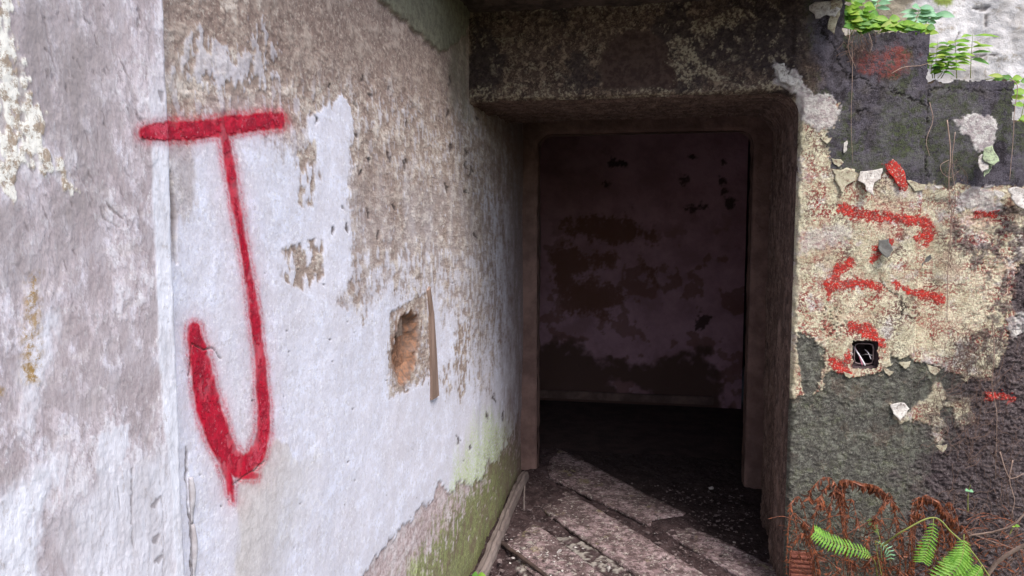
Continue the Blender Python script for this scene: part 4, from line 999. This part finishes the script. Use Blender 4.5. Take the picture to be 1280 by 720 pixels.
# ------------------------------------------------------------------ planks lying on the floor
def plank_mat():
    m = Mat('dirty_pale_board', 0.85, 0.2)
    c = m.spk((0.40,0.30,0.305), (0.22,0.15,0.152), 16, 0.36, 0.64, 7, 0.75)
    c = m.mix(c, (0.085,0.056,0.055), m.mth('MULTIPLY', m.noise(7, 6, 0.75, 0.44, 0.58), 0.85))
    c = m.mix(c, (0.065,0.042,0.040), m.mth('MULTIPLY', m.noise(30, 8, 0.82, 0.46, 0.56, (1,1,1), 0.5), 0.9))
    c = m.mix(c, (0.56,0.51,0.46), m.mth('MULTIPLY', m.noise(45, 6, 0.8, 0.54, 0.63), 0.8))
    c = m.mix(c, (0.24,0.21,0.10), m.mth('MULTIPLY', m.noise(8, 5, 0.7, 0.58, 0.7), 0.7))
    m.bump(m.noise(70, 7, 0.75, 0.1, 0.9), 0.6, 0.005)
    return m.done(c)
MAT_PLANK = plank_mat()
def plank(label, c, zt=0.035, dz=0.02):
    """c: four photo pixels (near-left, near-right, far-right, far-left) of its top face"""
    W = [at_z(a, b, zt) for a, b in c]
    nu, nv = 40, 14
    bm = bmesh.new(); T = []
    for j in range(nv+1):
        row = []
        for i in range(nu+1):
            s = i/nu; t = j/nv
            p = W[0].lerp(W[3], s).lerp(W[1].lerp(W[2], s), t)
            e = min(j, nv-j)/nv; ee = min(i, nu-i)/nu
            z = zt + 0.004*math.sin(s*7+t*3) + random.uniform(-.0012,.0012)
            if j in (0, nv): p += (W[1]-W[0]).normalized()*random.uniform(-.003,.003)
            if i in (0, nu): p += (W[3]-W[0]).normalized()*(0.03*math.sin(t*5+W[0].x*9)+random.uniform(-.008,.008))
            row.append(bm.verts.new((p.x, p.y, z)))
        T.append(row)
    for j in range(nv):
        for i in range(nu): bm.faces.new((T[j][i], T[j][i+1], T[j+1][i+1], T[j+1][i])).smooth = True
    r = bmesh.ops.extrude_face_region(bm, geom=bm.faces[:])
    for w in r['geom']:
        if isinstance(w, bmesh.types.BMVert): w.co.z = zt-dz
    me = bm_mesh('fallen_board', bm)
    props(link('fallen_board', me, MAT_PLANK), label, 'board', 'boards lying across the passage floor')
plank('long dirty board lying farthest into the passage, its end broken off', [(814,657),(852,639),(690,556),(688,596)], 0.022)
plank('middle pale board on the passage floor between the two dark gaps', [(845,752),(937,750),(704,611),(682,639)], 0.020)
plank('pale mottled board nearest the threshold, half under dirt', [(700,750),(797,750),(665,651),(630,680)], 0.016)
plank('splintered board end beside the rotten door jamb', [(968,745),(1002,722),(862,658),(828,663)], 0.018)

# wooden skirting along the foot of the plastered wall
MAT_OLDWOOD = simple('grey_old_wood', (0.26,0.21,0.19), (0.16,0.125,0.115), 14, 0.9, 0.8, 60, 0.006, (1,0.12,1))
MAT_DARKWOOD = simple('dark_wet_wood', (0.09,0.06,0.05), (0.05,0.034,0.03), 20, 0.9, 0.8, 60, 0.006)
def batten():
    bm = bmesh.new(); rows = []
    for k in range(41):
        t = k/40; y = 2.35+(4.15-2.35)*t; x = XL+0.05+0.012*math.sin(t*5); z = 0.012+0.012*math.sin(t*3)
        w = 0.040+random.uniform(-.005,.005); h = 0.05+random.uniform(-.008,.008)
        rows.append([bm.verts.new((x+dx*w, y, z+dz*h)) for dx, dz in ((-.5,0),(.5,0),(.56,.5),(.4,1),(0.05,1.05),(0.0,0.8),(-.06,1.1),(-.5,1.0))])
    for A, B in zip(rows[:-1], rows[1:]):
        for j in range(8): bm.faces.new((A[j], A[(j+1)%8], B[(j+1)%8], B[j]))
    bm.faces.new(rows[0]); bm.faces.new(rows[-1])
    props(link('wooden_batten', bm_mesh('wooden_batten', bm), MAT_OLDWOOD), 'split grey wooden batten along the foot of the plastered wall', 'batten')
batten()
def stick(name, label, pts, r0, r1, mat, cat='stick', group=None, n=7):
    P = catmull(pts, 6); bm = bmesh.new()
    P = [p+Vector((random.uniform(-1,1), random.uniform(-1,1), random.uniform(-1,1)))*r0*0.25 for p in P]
    add_tube(bm, P, lambda t: r0+(r1-r0)*t, n)
    return props(link(name, bm_mesh(name, bm), mat), label, cat, group)
stick('dark_stick', 'dark wet stick on the rubble next to the batten', [at_z(624,677,.03), at_z(650,695,.035), at_z(690,726,.02)], 0.012, 0.008, MAT_DARKWOOD)
stick('thin_stake', 'thin pale stake standing upright against the dark passage', [at_z(655,641,0.0), at_z(655,641,0.0)+Vector((0,0,.07)), at_z(655,641,0.0)+Vector((0.002,0.01,.14))], 0.005, 0.004, MAT_OLDWOOD, 'stake')

# rubble
MAT_RUBBLE = simple('rubble', (0.20,0.155,0.15), (0.09,0.065,0.065), 60, 0.92, 0.6, 80, 0.005)
MAT_PALECHIP = simple('pale_chip', (0.58,0.55,0.52), (0.40,0.36,0.34), 30, 0.9, 0.5, 80, 0.004)
def chunk(bm, c, s, flat=0.5):
    pts = [Vector((random.gauss(0,1), random.gauss(0,1), random.gauss(0,1))).normalized() for _ in range(9)]
    R = Matrix.Rotation(random.uniform(0,6.28), 3, 'Z')
    vs = [bm.verts.new(Vector(c)+R@Vector((p.x*s*random.uniform(.7,1.2), p.y*s*0.7, max(-.3,p.z*flat)*s))) for p in pts]
    bmesh.ops.convex_hull(bm, input=vs)
def rubble():
    for nm, mat, cnt, lab in (('rubble', MAT_RUBBLE, 2600, 'brown crumbs and dirt strewn over the passage floor'), ('plaster_crumbs', MAT_PALECHIP, 330, 'pale plaster crumbs strewn by the threshold')):
        bm = bmesh.new()
        for _ in range(cnt):
            y = random.uniform(2.3, 4.2); x = random.uniform(XL+0.07, 0.55)
            u, v = project(np.array([x]), np.array([y]), np.array([0.02])); u = u[0]; v = v[0]
            dens = 0.3+0.7*(u < 720 and v > 590)+0.4*(u > 820) if mat is MAT_RUBBLE else 1.0*(v > 665 and u < 800 or v > 655 and u < 690)+0.06
            if random.random() > dens: continue
            chunk(bm, (x, y, 0.014+0.010*random.random()), random.choice((.003,.004,.005,.007,.009,.013)) if mat is MAT_RUBBLE else random.choice((.003,.004,.006,.008,.011)), 0.4)
        for w in [w for w in bm.verts if not w.link_faces]: bm.verts.remove(w)
        props(link(nm, bm_mesh(nm, bm), mat), lab, 'rubble', kind='stuff')
    spots = [(647,690,.018,'white plaster lump by the batten'), (626,701,.02,'grey rubble lump under the dark stick'), (700,690,.02,'pale rubble lump on the near board'), (762,712,.022,'pale chip cluster stone at the threshold'),
             (835,708,.02,'brown lump between the boards'), (888,610,.02,'small white lump far in the dark passage'), (905,690,.024,'grey lump by the rotten jamb'), (868,670,.016,'small stone on the broken board end'), (918,678,.012,'tiny white pebble near the jamb')]
    for (a, b, s, lab) in spots:
        bm = bmesh.new(); chunk(bm, (0,0,0), s, 0.6)
        for w in [w for w in bm.verts if not w.link_faces]: bm.verts.remove(w)
        bmesh.ops.subdivide_edges(bm, edges=bm.edges[:], cuts=1)
        o = link('rubble_lump', bm_mesh('rubble_lump', bm), MAT_PALECHIP if 'white' in lab or 'pale' in lab else MAT_RUBBLE)
        o.location = at_z(a, b, 0.04); props(o, lab, 'rubble', 'lumps on the passage floor')
rubble()

# ================================================================== PLANTS
MAT_FERN = leafmat('fern_green', (0.11,0.29,0.03), (0.24,0.46,0.07), 0.4, 60)
MAT_FERNSTEM = simple('fern_stem', (0.24,0.26,0.07), (0.17,0.19,0.05), 20, 0.6, 0.2)
MAT_TEAL = leafmat('young_leaf', (0.28,0.50,0.33), (0.20,0.42,0.22), 0.3)
MAT_LEAF = leafmat('bright_leaf', (0.16,0.36,0.035), (0.32,0.52,0.07), 0.45, 30)
MAT_LEAF2 = leafmat('yellow_leaf', (0.30,0.44,0.06), (0.40,0.50,0.10), 0.45, 30)
MAT_LEAF3 = leafmat('deep_leaf', (0.075,0.22,0.03), (0.13,0.30,0.045), 0.35, 30)
MAT_DEAD = leafmat('dead_fern', (0.31,0.095,0.04), (0.10,0.042,0.03), 0.15, 60)
MAT_DEAD2 = simple('dead_stem', (0.22,0.10,0.065), (0.15,0.07,0.05), 30, 0.8, 0.3)
MAT_ROOT = simple('pale_root', (0.40,0.29,0.235), (0.28,0.19,0.15), 30, 0.85, 0.3)
MAT_ROOT2 = simple('brown_root', (0.20,0.13,0.105), (0.13,0.085,0.07), 30, 0.85, 0.3)

def pinna(bm, base, dirv, nrm, L, w, lobes=5, curl=0.0):
    """one leaflet: a tapering blade with toothed sides, folded a little along its rib"""
    d_ = dirv.normalized(); s_ = d_.cross(nrm).normalized(); n_ = s_.cross(d_).normalized()
    rib = []; le = []; ri = []
    N = lobes*2
    for k in range(N+1):
        t = k/N; prof = w*(1-t)**0.7*(1.0 if k % 2 == 0 else 0.55)*(0.55 if k == 0 else 1)
        c = base + d_*(L*t) - n_*(curl*L*t*t)
        rib.append(bm.verts.new(c)); le.append(bm.verts.new(c+s_*prof+d_*(prof*0.5)+n_*prof*0.25)); ri.append(bm.verts.new(c-s_*prof+d_*(prof*0.5)+n_*prof*0.25))
    for k in range(N):
        bm.faces.new((rib[k], rib[k+1], le[k+1], le[k])); bm.faces.new((rib[k+1], rib[k], ri[k], ri[k+1]))
def frond(name, parent, pts, wid, mat, stem_mat, npairs=16, nrm=Vector((0,-1,0.25)), lobes=4, curl=0.25, start=0.12, dead=False, stem_r=0.0016, droop=0.0):
    P = catmull(pts, 8); n = len(P)
    bm = bmesh.new()
    for k in range(npairs):
        t = start+(1-start)*k/npairs; f = t*(n-1); i = min(int(f), n-2); p = P[i].lerp(P[i+1], f-i); tg = (P[i+1]-P[i]).normalized()
        sd = tg.cross(nrm).normalized()
        L = wid*math.sin(math.pi*min(1, (0.22+0.78*(1-t))*0.98))**0.8*random.uniform(.85,1.1) if not dead else wid*random.uniform(.35,1.1)
        for s in (-1, 1):
            if dead and random.random() < 0.18: continue
            dv = sd*s*0.9+tg*0.42
            if dead: dv = sd*s*random.uniform(.2,.8)+tg*random.uniform(-.2,.5)+Vector((0,0,-droop*random.uniform(.6,1.6)))+Vector((random.uniform(-.3,.3),random.uniform(-.5,.3),0))
            pinna(bm, p, dv, nrm if not dead else Vector((random.uniform(-1,1),-1,random.uniform(-.5,.5))), L, L*(0.16 if not dead else 0.22), lobes, curl if not dead else random.uniform(0.2,0.9))
    if dead:
        add_tube(bm, P, lambda t: stem_r*(1-0.6*t), 5); return link(name, bm_mesh(name, bm), mat, parent)
    o = link(name, bm_mesh(name, bm), mat, parent)
    bm = bmesh.new(); add_tube(bm, P, lambda t: stem_r*(1-0.7*t), 5)
    link('stalk', bm_mesh('stalk', bm), stem_mat, o)
    return o
def pts_y(lst, Y0): return [at_y(a, b, Y0+(c if True else 0)) for a, b, c in lst]

# bracken frond arching out of the bottom corner
YP = 2.70
f1 = thing('bracken', 'green bracken with hanging leaflets on an arched yellow stem', 'fern', at_y(1245, 735, YP))
bm = bmesh.new(); add_tube(bm, catmull(pts_y([(1100,684,.05),(1130,663,0),(1167,647,0),(1190,666,0),(1215,690,0),(1243,730,0)], YP), 8), 0.0028, 6); link('main_stem', bm_mesh('main_stem', bm), MAT_FERNSTEM, f1)
frond('frond', f1, pts_y([(1167,647,0),(1165,668,-.02),(1158,688,-.03),(1153,704,-.03)], YP), 0.040, MAT_FERN, MAT_FERNSTEM, 14, lobes=3)
frond('frond', f1, pts_y([(1205,668,0),(1204,690,-.03),(1196,710,-.05),(1172,732,-.06)], YP), 0.060, MAT_FERN, MAT_FERNSTEM, 17, lobes=4)
frond('frond', f1, pts_y([(1228,706,0),(1222,716,-.03),(1212,730,-.05),(1200,750,-.06)], YP), 0.055, MAT_FERN, MAT_FERNSTEM, 13, lobes=4)
f2 = thing('young_fern', 'small bright fern with one frond reaching towards the doorway', 'fern', at_y(1098, 735, 2.78))
frond('frond', f2, pts_y([(1093,700,0),(1080,690,-.02),(1055,683,-.04),(1032,674,-.06),(1017,664,-.07)], 2.78), 0.042, MAT_FERN, MAT_FERNSTEM, 20, lobes=3, nrm=Vector((0.1,-0.75,0.65)))
bm = bmesh.new(); add_tube(bm, catmull(pts_y([(1093,700,0),(1096,715,.02),(1097,738,.05)], 2.78), 5), 0.002, 5); link('main_stem', bm_mesh('main_stem', bm), MAT_FERNSTEM, f2)
f3 = thing('fern_sprout', 'tiny upright fern sprout among the brown fronds', 'fern', at_y(1105, 735, 2.82))
frond('frond', f3, pts_y([(1099,670,0),(1094,660,0),(1085,648,-.01)], 2.82), 0.016, MAT_FERN, MAT_FERNSTEM, 10, lobes=2)
bm = bmesh.new(); add_tube(bm, catmull(pts_y([(1099,670,0),(1102,695,.01),(1104,738,.02)], 2.82), 5), 0.0015, 5); link('main_stem', bm_mesh('main_stem', bm), MAT_FERNSTEM, f3)
f4 = thing('pale_seedling', 'pale bluish-green lobed leaf below the fern sprout', 'seedling', at_y(1108, 735, 2.75))
frond('leaf', f4, pts_y([(1094,676,0),(1104,682,-.01),(1112,690,-.02),(1114,702,-.02)], 2.75), 0.026, MAT_TEAL, MAT_FERNSTEM, 7, lobes=2, curl=.4)
bm = bmesh.new(); add_tube(bm, catmull(pts_y([(1094,676,0),(1098,700,.01),(1106,738,.02)], 2.75), 5), 0.0015, 5); link('main_stem', bm_mesh('main_stem', bm), MAT_FERNSTEM, f4)

# withered ferns
def dead_fern(label, base, Y0, arcs):
    t = thing('withered_fern', label, 'fern', at_y(base[0], base[1], Y0), 'withered ferns at the foot of the ruined wall')
    for pts, w, n, dr in arcs:
        if n < 9:
            bm = bmesh.new(); add_tube(bm, catmull(pts_y([(a, b, -0.02*i) for i, (a, b) in enumerate(pts)], Y0), 6), 0.0018, 5); link('stem', bm_mesh('stem', bm), MAT_DEAD2, t); continue
        n = int(n*2.0); w *= 1.3
        frond('frond', t, pts_y([(a, b, -0.02*i) for i, (a, b) in enumerate(pts)], Y0), w, MAT_DEAD, MAT_DEAD2, n, lobes=2, dead=True, droop=dr, start=0.25, stem_r=0.0018)
dead_fern('withered rust-brown fern arching widest, under the grey render', (1060,735), 2.90, [
    ([(1060,720),(1052,650),(1045,606),(1030,597),(1014,612),(1011,626)], .024, 16, .8), ([(1060,720),(1050,640),(1040,606),(1028,616),(1022,636)], .026, 16, .9),
    ([(1062,720),(1052,640),(1046,608),(1040,622),(1036,650)], .022, 15, 1.0), ([(1062,720),(1056,640),(1052,604),(1054,630),(1056,668)], .024, 18, 1.0),
    ([(1062,720),(1056,640),(1058,604),(1085,608),(1108,618),(1122,636)], .034, 20, 1.1), ([(1110,626),(1124,638),(1136,658),(1148,678)], .012, 5, .5), ([(1062,720),(1054,640),(1050,602),(1076,604),(1096,608),(1112,622)], .030, 20, 1.1),
    ([(1060,668),(1085,652),(1108,634)], .004, 3, .3), ([(1108,690),(1112,665),(1120,640)], .006, 4, .4)])
dead_fern('withered rust-brown fern drooping over the bracken stem', (1140,735), 2.86, [
    ([(1140,725),(1136,690),(1142,640),(1150,622),(1141,630),(1138,660),(1140,690)], .018, 16, 1.0), ([(1140,725),(1140,660),(1152,622),(1170,626),(1182,640),(1196,654)], .030, 20, 1.0),
    ([(1142,725),(1142,660),(1156,622),(1176,634),(1188,660),(1190,690)], .030, 20, 1.0), ([(1142,725),(1144,660),(1150,624),(1154,640),(1156,664)], .014, 12, 1.0), ([(1134,735),(1136,712),(1146,690),(1152,676)], .022, 14, .7)])
dead_fern('withered brown fern hanging beside the rotten jamb and air brick', (1012,740), 2.88, [
    ([(1022,730),(1012,680),(996,644),(988,648),(984,680),(983,720)], .014, 18, .9), ([(1022,730),(1010,680),(995,646),(996,670),(1000,700)], .014, 14, .9), ([(1026,735),(1018,690),(1004,652),(1012,668),(1022,700),(1025,722)], .024, 20, 1.0), ([(1020,735),(1008,690),(992,644),(1000,648),(1014,662)], .008, 10, .8)])
dead_fern('low tangle of dead brown fronds below the young fern', (1085,745), 2.84, [
    ([(1080,745),(1082,712),(1090,696),(1100,700),(1104,722)], .024, 14, .8), ([(1075,745),(1070,712),(1066,700),(1064,712),(1065,735)], .022, 14, .9), ([(1100,745),(1108,715),(1120,708),(1126,720),(1128,740)], .022, 12, .9), ([(1160,745),(1166,715),(1176,704),(1182,715),(1184,740)], .022, 12, .9)])

for k, (bu, bv) in enumerate(((1035,690),(1118,690),(1172,700))):
    arcs = []
    for _ in range(4):
        du = random.uniform(-45, 45); top = random.uniform(618, 672); b0 = bu+random.uniform(-20,20)
        arcs.append(([(b0,745),(b0+du*.15,(745+top)/2),(b0+du*.5,top),(b0+du*.85,top+random.uniform(6,20)),(b0+du,top+random.uniform(28,55))], random.uniform(.014,.026), random.randint(10,15), random.uniform(.7,1.1)))
    dead_fern(('withered fern clump nearest the jamb, fronds bent low', 'withered fern clump between the two large rusty arches', 'withered fern clump behind the hanging bracken leaflets')[k], (bu, 745), 2.87-0.02*k, arcs)
# roots and twigs
def root(label, pts, Y0, r, mat=MAT_ROOT):
    return stick('hanging_root', label, [at_y(a, b, Y0) for a, b in pts], r, r*0.5, mat, 'root', 'roots hanging down the ruined wall', 5)
root('long straight root thread down the black paint', [(1065,52),(1065.5,90),(1064,150),(1066,205)], YF-0.012, 0.0011)
root('curly root hanging down the middle of the black paint', [(1162,128),(1166,150),(1158,175),(1162,195)], YF-0.012, 0.0016)
root('thick pale root running down past the red bar', [(1184,150),(1188,190),(1186,230),(1190,275),(1185,330),(1184,400)], YF-0.014, 0.0024)
root('thin root beside the thick pale root', [(1194,165),(1190,205),(1194,245),(1188,290),(1192,340)], YF-0.013, 0.0014)
root('root looping from the thick pale root', [(1186,200),(1176,206),(1178,216),(1188,222),(1198,214)], YF-0.014, 0.0013)
root('root hanging over the coping end', [(1262,98),(1272,108),(1268,140),(1266,180),(1262,225)], YF-0.0, 0.0018)
root('short root under the leaves at the wall top', [(1062,44),(1060,60),(1064,72),(1070,86)], YF-0.014, 0.0014)
root('forked root under the leaves at the wall top', [(1086,42),(1090,56),(1086,70)], YF-0.014, 0.0013)
root('slanting pale runner across the black paint', [(1114,92),(1130,84),(1150,82),(1164,78)], YF-0.016, 0.0018)
root('brown root down the dark render above the red dab', [(1240,400),(1243,440),(1240,480),(1246,520),(1244,600)], YF-0.014, 0.002, MAT_ROOT)
root('thin root zigzagging to the wall foot', [(1266,575),(1262,600),(1268,625),(1264,645)], YF-0.03, 0.0022, MAT_ROOT)
root('forked dead stem above the pale stick', [(1250,565),(1258,590),(1266,598),(1290,586)], YF-0.03, 0.0020, MAT_ROOT)
root('bent dead stem left of the zigzag root', [(1212,668),(1226,640),(1232,630),(1244,650)], YF-0.05, 0.0016, MAT_ROOT2)
def rootlets():
    bm = bmesh.new()
    def hair(u0, v0, L, r, wander, Y0):
        pts = []; a = random.uniform(-.5,.5); u, v = u0, v0
        for k in range(6):
            pts.append(at_y(u, v, Y0-random.uniform(0,.008))); a += random.uniform(-wander, wander); u += math.sin(a)*L/5; v += abs(math.cos(a))*L/5*(1 if random.random() < .9 else -1)
        add_tube(bm, pts, r, 3, False)
    for _ in range(240): hair(random.gauss(1222,28), random.uniform(395,560), random.uniform(12,40), random.choice((.0006,.0008,.001)), 0.7, YF-0.012)
    for _ in range(120): hair(random.uniform(1180,1285), random.uniform(540,690), random.uniform(15,45), random.choice((.0007,.0009,.0012)), 0.8, YF-0.02)
    for _ in range(50): hair(random.gauss(1190,6), random.uniform(190,330), random.uniform(8,26), .0008, 0.9, YF-0.012)
    for _ in range(40): hair(random.uniform(1058,1092), random.uniform(40,60), random.uniform(12,36), .0009, 0.6, YF-0.013)
    for _ in range(110): hair(random.uniform(1000,1280), random.uniform(655,715), random.uniform(15,50), random.choice((.0009,.0013)), 0.9, YF-0.10)
    props(link('rootlets', bm_mesh('rootlets', bm), MAT_ROOT2), 'mat of hair-thin rootlets clinging to the ruined wall', 'roots', kind='stuff')
rootlets()
def litter():
    bm = bmesh.new()
    for _ in range(420):
        u = random.uniform(985, 1290); v = random.uniform(672, 740)
        if v < 690 and random.random() < .5: continue
        p = at_y(u, v, YF-random.uniform(0.04, 0.22)); a = random.uniform(0, 6.28)
        pinna(bm, p, Vector((math.cos(a), random.uniform(-.4,.4), math.sin(a)*.8)), Vector((random.uniform(-1,1), -1, random.uniform(-.6,.6))), random.uniform(.012,.035), random.uniform(.002,.006), 2, random.uniform(-.6,.8))
    for _ in range(150):
        u = random.uniform(985, 1290); v = random.uniform(650, 735); L = random.uniform(.04,.14); a = random.uniform(-1.2, 1.2); p = at_y(u, v, YF-random.uniform(0.03, 0.2))
        q1 = p+Vector((math.sin(a)*L*.5, random.uniform(-.02,.02), math.cos(a)*L*.5)); q2 = q1+Vector((math.sin(a*1.6)*L*.5, random.uniform(-.02,.02), math.cos(a*1.6)*L*.3))
        add_tube(bm, catmull([p, q1, q2], 3), random.choice((.0007,.001,.0014)), 4, False)
    props(link('fern_litter', bm_mesh('fern_litter', bm), MAT_DEAD), 'tangled brown fern litter at the foot of the ruined wall', 'litter', kind='stuff')
litter()
stick('pale_stick', 'thick pale stick slanting out of the bottom corner', [at_y(1228,728,2.72), at_y(1250,700,2.68), at_y(1300,670,2.6)], 0.007, 0.006, MAT_ROOT)
stick('bare_twig', 'thin yellowish bare twig curving above the pale stick', [at_y(1204,676,2.82), at_y(1216,669,2.8), at_y(1245,664,2.76), at_y(1268,655,2.72), at_y(1290,632,2.7)], 0.0035, 0.0028, MAT_ROOT, 'twig')
stick('bare_twig', 'thin reddish twig crossing in front of the dead fern', [at_y(1058,668,2.82), at_y(1085,652,2.82), at_y(1106,634,2.84)], 0.0024, 0.0016, MAT_DEAD2, 'twig')
stick('bare_twig', 'dark low twig running below the yellowish twig', [at_y(1196,660,2.84), at_y(1226,672,2.82), at_y(1262,684,2.8), at_y(1290,690,2.8)], 0.0022, 0.0018, MAT_ROOT2, 'twig')

# leafy plants on the ledges
def leaf(bm, base, dirv, nrm, L, w):
    d_ = dirv.normalized(); s_ = d_.cross(nrm).normalized(); n_ = s_.cross(d_).normalized()
    prof = [(0,0.04),(.18,.62),(.4,1),(.65,.82),(.85,.42),(1,0)]
    rib = []; le = []; ri = []
    for t, q_ in prof:
        c = base+d_*(L*t)-n_*(0.18*L*t*t); rib.append(bm.verts.new(c))
        le.append(bm.verts.new(c+s_*w*q_+n_*w*q_*.3)); ri.append(bm.verts.new(c-s_*w*q_+n_*w*q_*.3))
    for k in range(len(prof)-1):
        bm.faces.new((rib[k], rib[k+1], le[k+1], le[k])).smooth = True; bm.faces.new((rib[k+1], rib[k], ri[k], ri[k+1])).smooth = True
def ledge_plant(name, label, stems, Y0, mat, leafL, leafW, pairs, cat='plant', spread=1.0, flat=True):
    t = thing(name, label, cat, at_y(stems[0][0][0], stems[0][0][1], Y0))
    for st in stems:
        P = catmull([at_y(a, b, Y0+random.uniform(-.01,.01)) for a, b in st], 6)
        bm = bmesh.new(); add_tube(bm, P, lambda q_: 0.0018*(1-.6*q_), 5); s_o = link('stem', bm_mesh('stem', bm), MAT_FERNSTEM if mat is not MAT_TEAL else MAT_FERNSTEM, t)
        for k in range(pairs):
            tt = 0.35+0.65*(k+0.6)/pairs; f = min(tt, .999)*(len(P)-1); i = int(f); p = P[i].lerp(P[i+1], f-i)
            for s in (-1, 1):
                a = random.uniform(-.5,.5); dv = Vector((s*math.cos(a)*spread, math.sin(a)-0.35, random.uniform(-.3,.25)))
                bm = bmesh.new(); leaf(bm, p, dv, Vector((random.uniform(-.2,.2),-.6,.8)) if flat else Vector((random.uniform(-.4,.4),-.9,.4)), leafL*random.uniform(.5,1.15), leafW*random.uniform(.6,1.05))
                link('leaf', bm_mesh('leaf', bm), mat if mat is MAT_TEAL else random.choice((mat, mat, MAT_LEAF2, MAT_LEAF3)), t)
ledge_plant('ledge_sapling', 'taller leafy sapling on the low black block, right-hand of two', [[(1213,98),(1214,70),(1216,42)]], YF+0.12, MAT_LEAF, .085, .017, 5)
ledge_plant('ledge_sapling', 'leafy sapling on the low black block, left-hand of two', [[(1196,98),(1195,75),(1194,50)]], YF+0.10, MAT_LEAF, .070, .016, 6)
ledge_plant('ledge_weed', 'low bushy weed in the corner where the black block steps down', [[(1168,98),(1170,75),(1172,52)], [(1176,98),(1184,85),(1188,68)], [(1166,98),(1164,84),(1168,66)], [(1172,98),(1178,90),(1180,80)]], YF+0.08, MAT_LEAF, .058, .014, 5)
ledge_plant('ledge_shrub', 'broad-leaved plant crowning the tall black block beside the pale paint curl', [[(1064,44),(1062,22),(1066,-2)], [(1070,44),(1074,24),(1080,4)], [(1060,44),(1060,30),(1058,10)], [(1072,44),(1080,30),(1088,14)], [(1064,44),(1068,34),(1070,24)]], YF+0.05, MAT_LEAF, .062, .021, 4, flat=False)
ledge_plant('ledge_shrub', 'spreading leafy plant along the edge of the tall black block', [[(1095,44),(1104,32),(1112,24)], [(1110,44),(1125,36),(1140,30)], [(1130,44),(1144,38),(1160,34)], [(1090,44),(1092,36),(1098,28)], [(1140,44),(1146,40),(1152,40)], [(1118,44),(1122,34),(1124,28)]], YF+0.035, MAT_LEAF, .062, .018, 4, flat=False)
ledge_plant('ledge_shrub', 'bluish-green sprig behind the tall black block', [[(1140,40),(1146,22),(1150,8)], [(1090,30),(1096,8),(1100,-8)], [(1150,40),(1160,26),(1172,16)]], YF+0.22, MAT_TEAL, .06, .017, 4, flat=False)
ledge_plant('ledge_vine', 'trailing green plant beyond the end of the coping', [[(1230,100),(1255,96),(1280,104)], [(1276,150),(1280,130),(1284,112)], [(1274,165),(1279,155),(1286,146)]], YF+0.14, MAT_LEAF, .055, .015, 3, flat=False)
ledge_plant('wall_seedling', 'tiny two-leaved seedling growing out of the dark render', [[(1210,640),(1210,620),(1213,606)]], YF-0.035, MAT_TEAL, .022, .009, 1)
ledge_plant('wall_seedling', 'small sprout above the bare twig', [[(1262,668),(1266,660),(1270,655)]], YF-0.15, MAT_LEAF, .02, .008, 1)
ledge_plant('floor_sprout', 'single bright green sprout at the foot of the plastered wall', [[(596,735),(597,724),(598,715)]], 2.52, MAT_LEAF, .03, .014, 1, 'sprout')
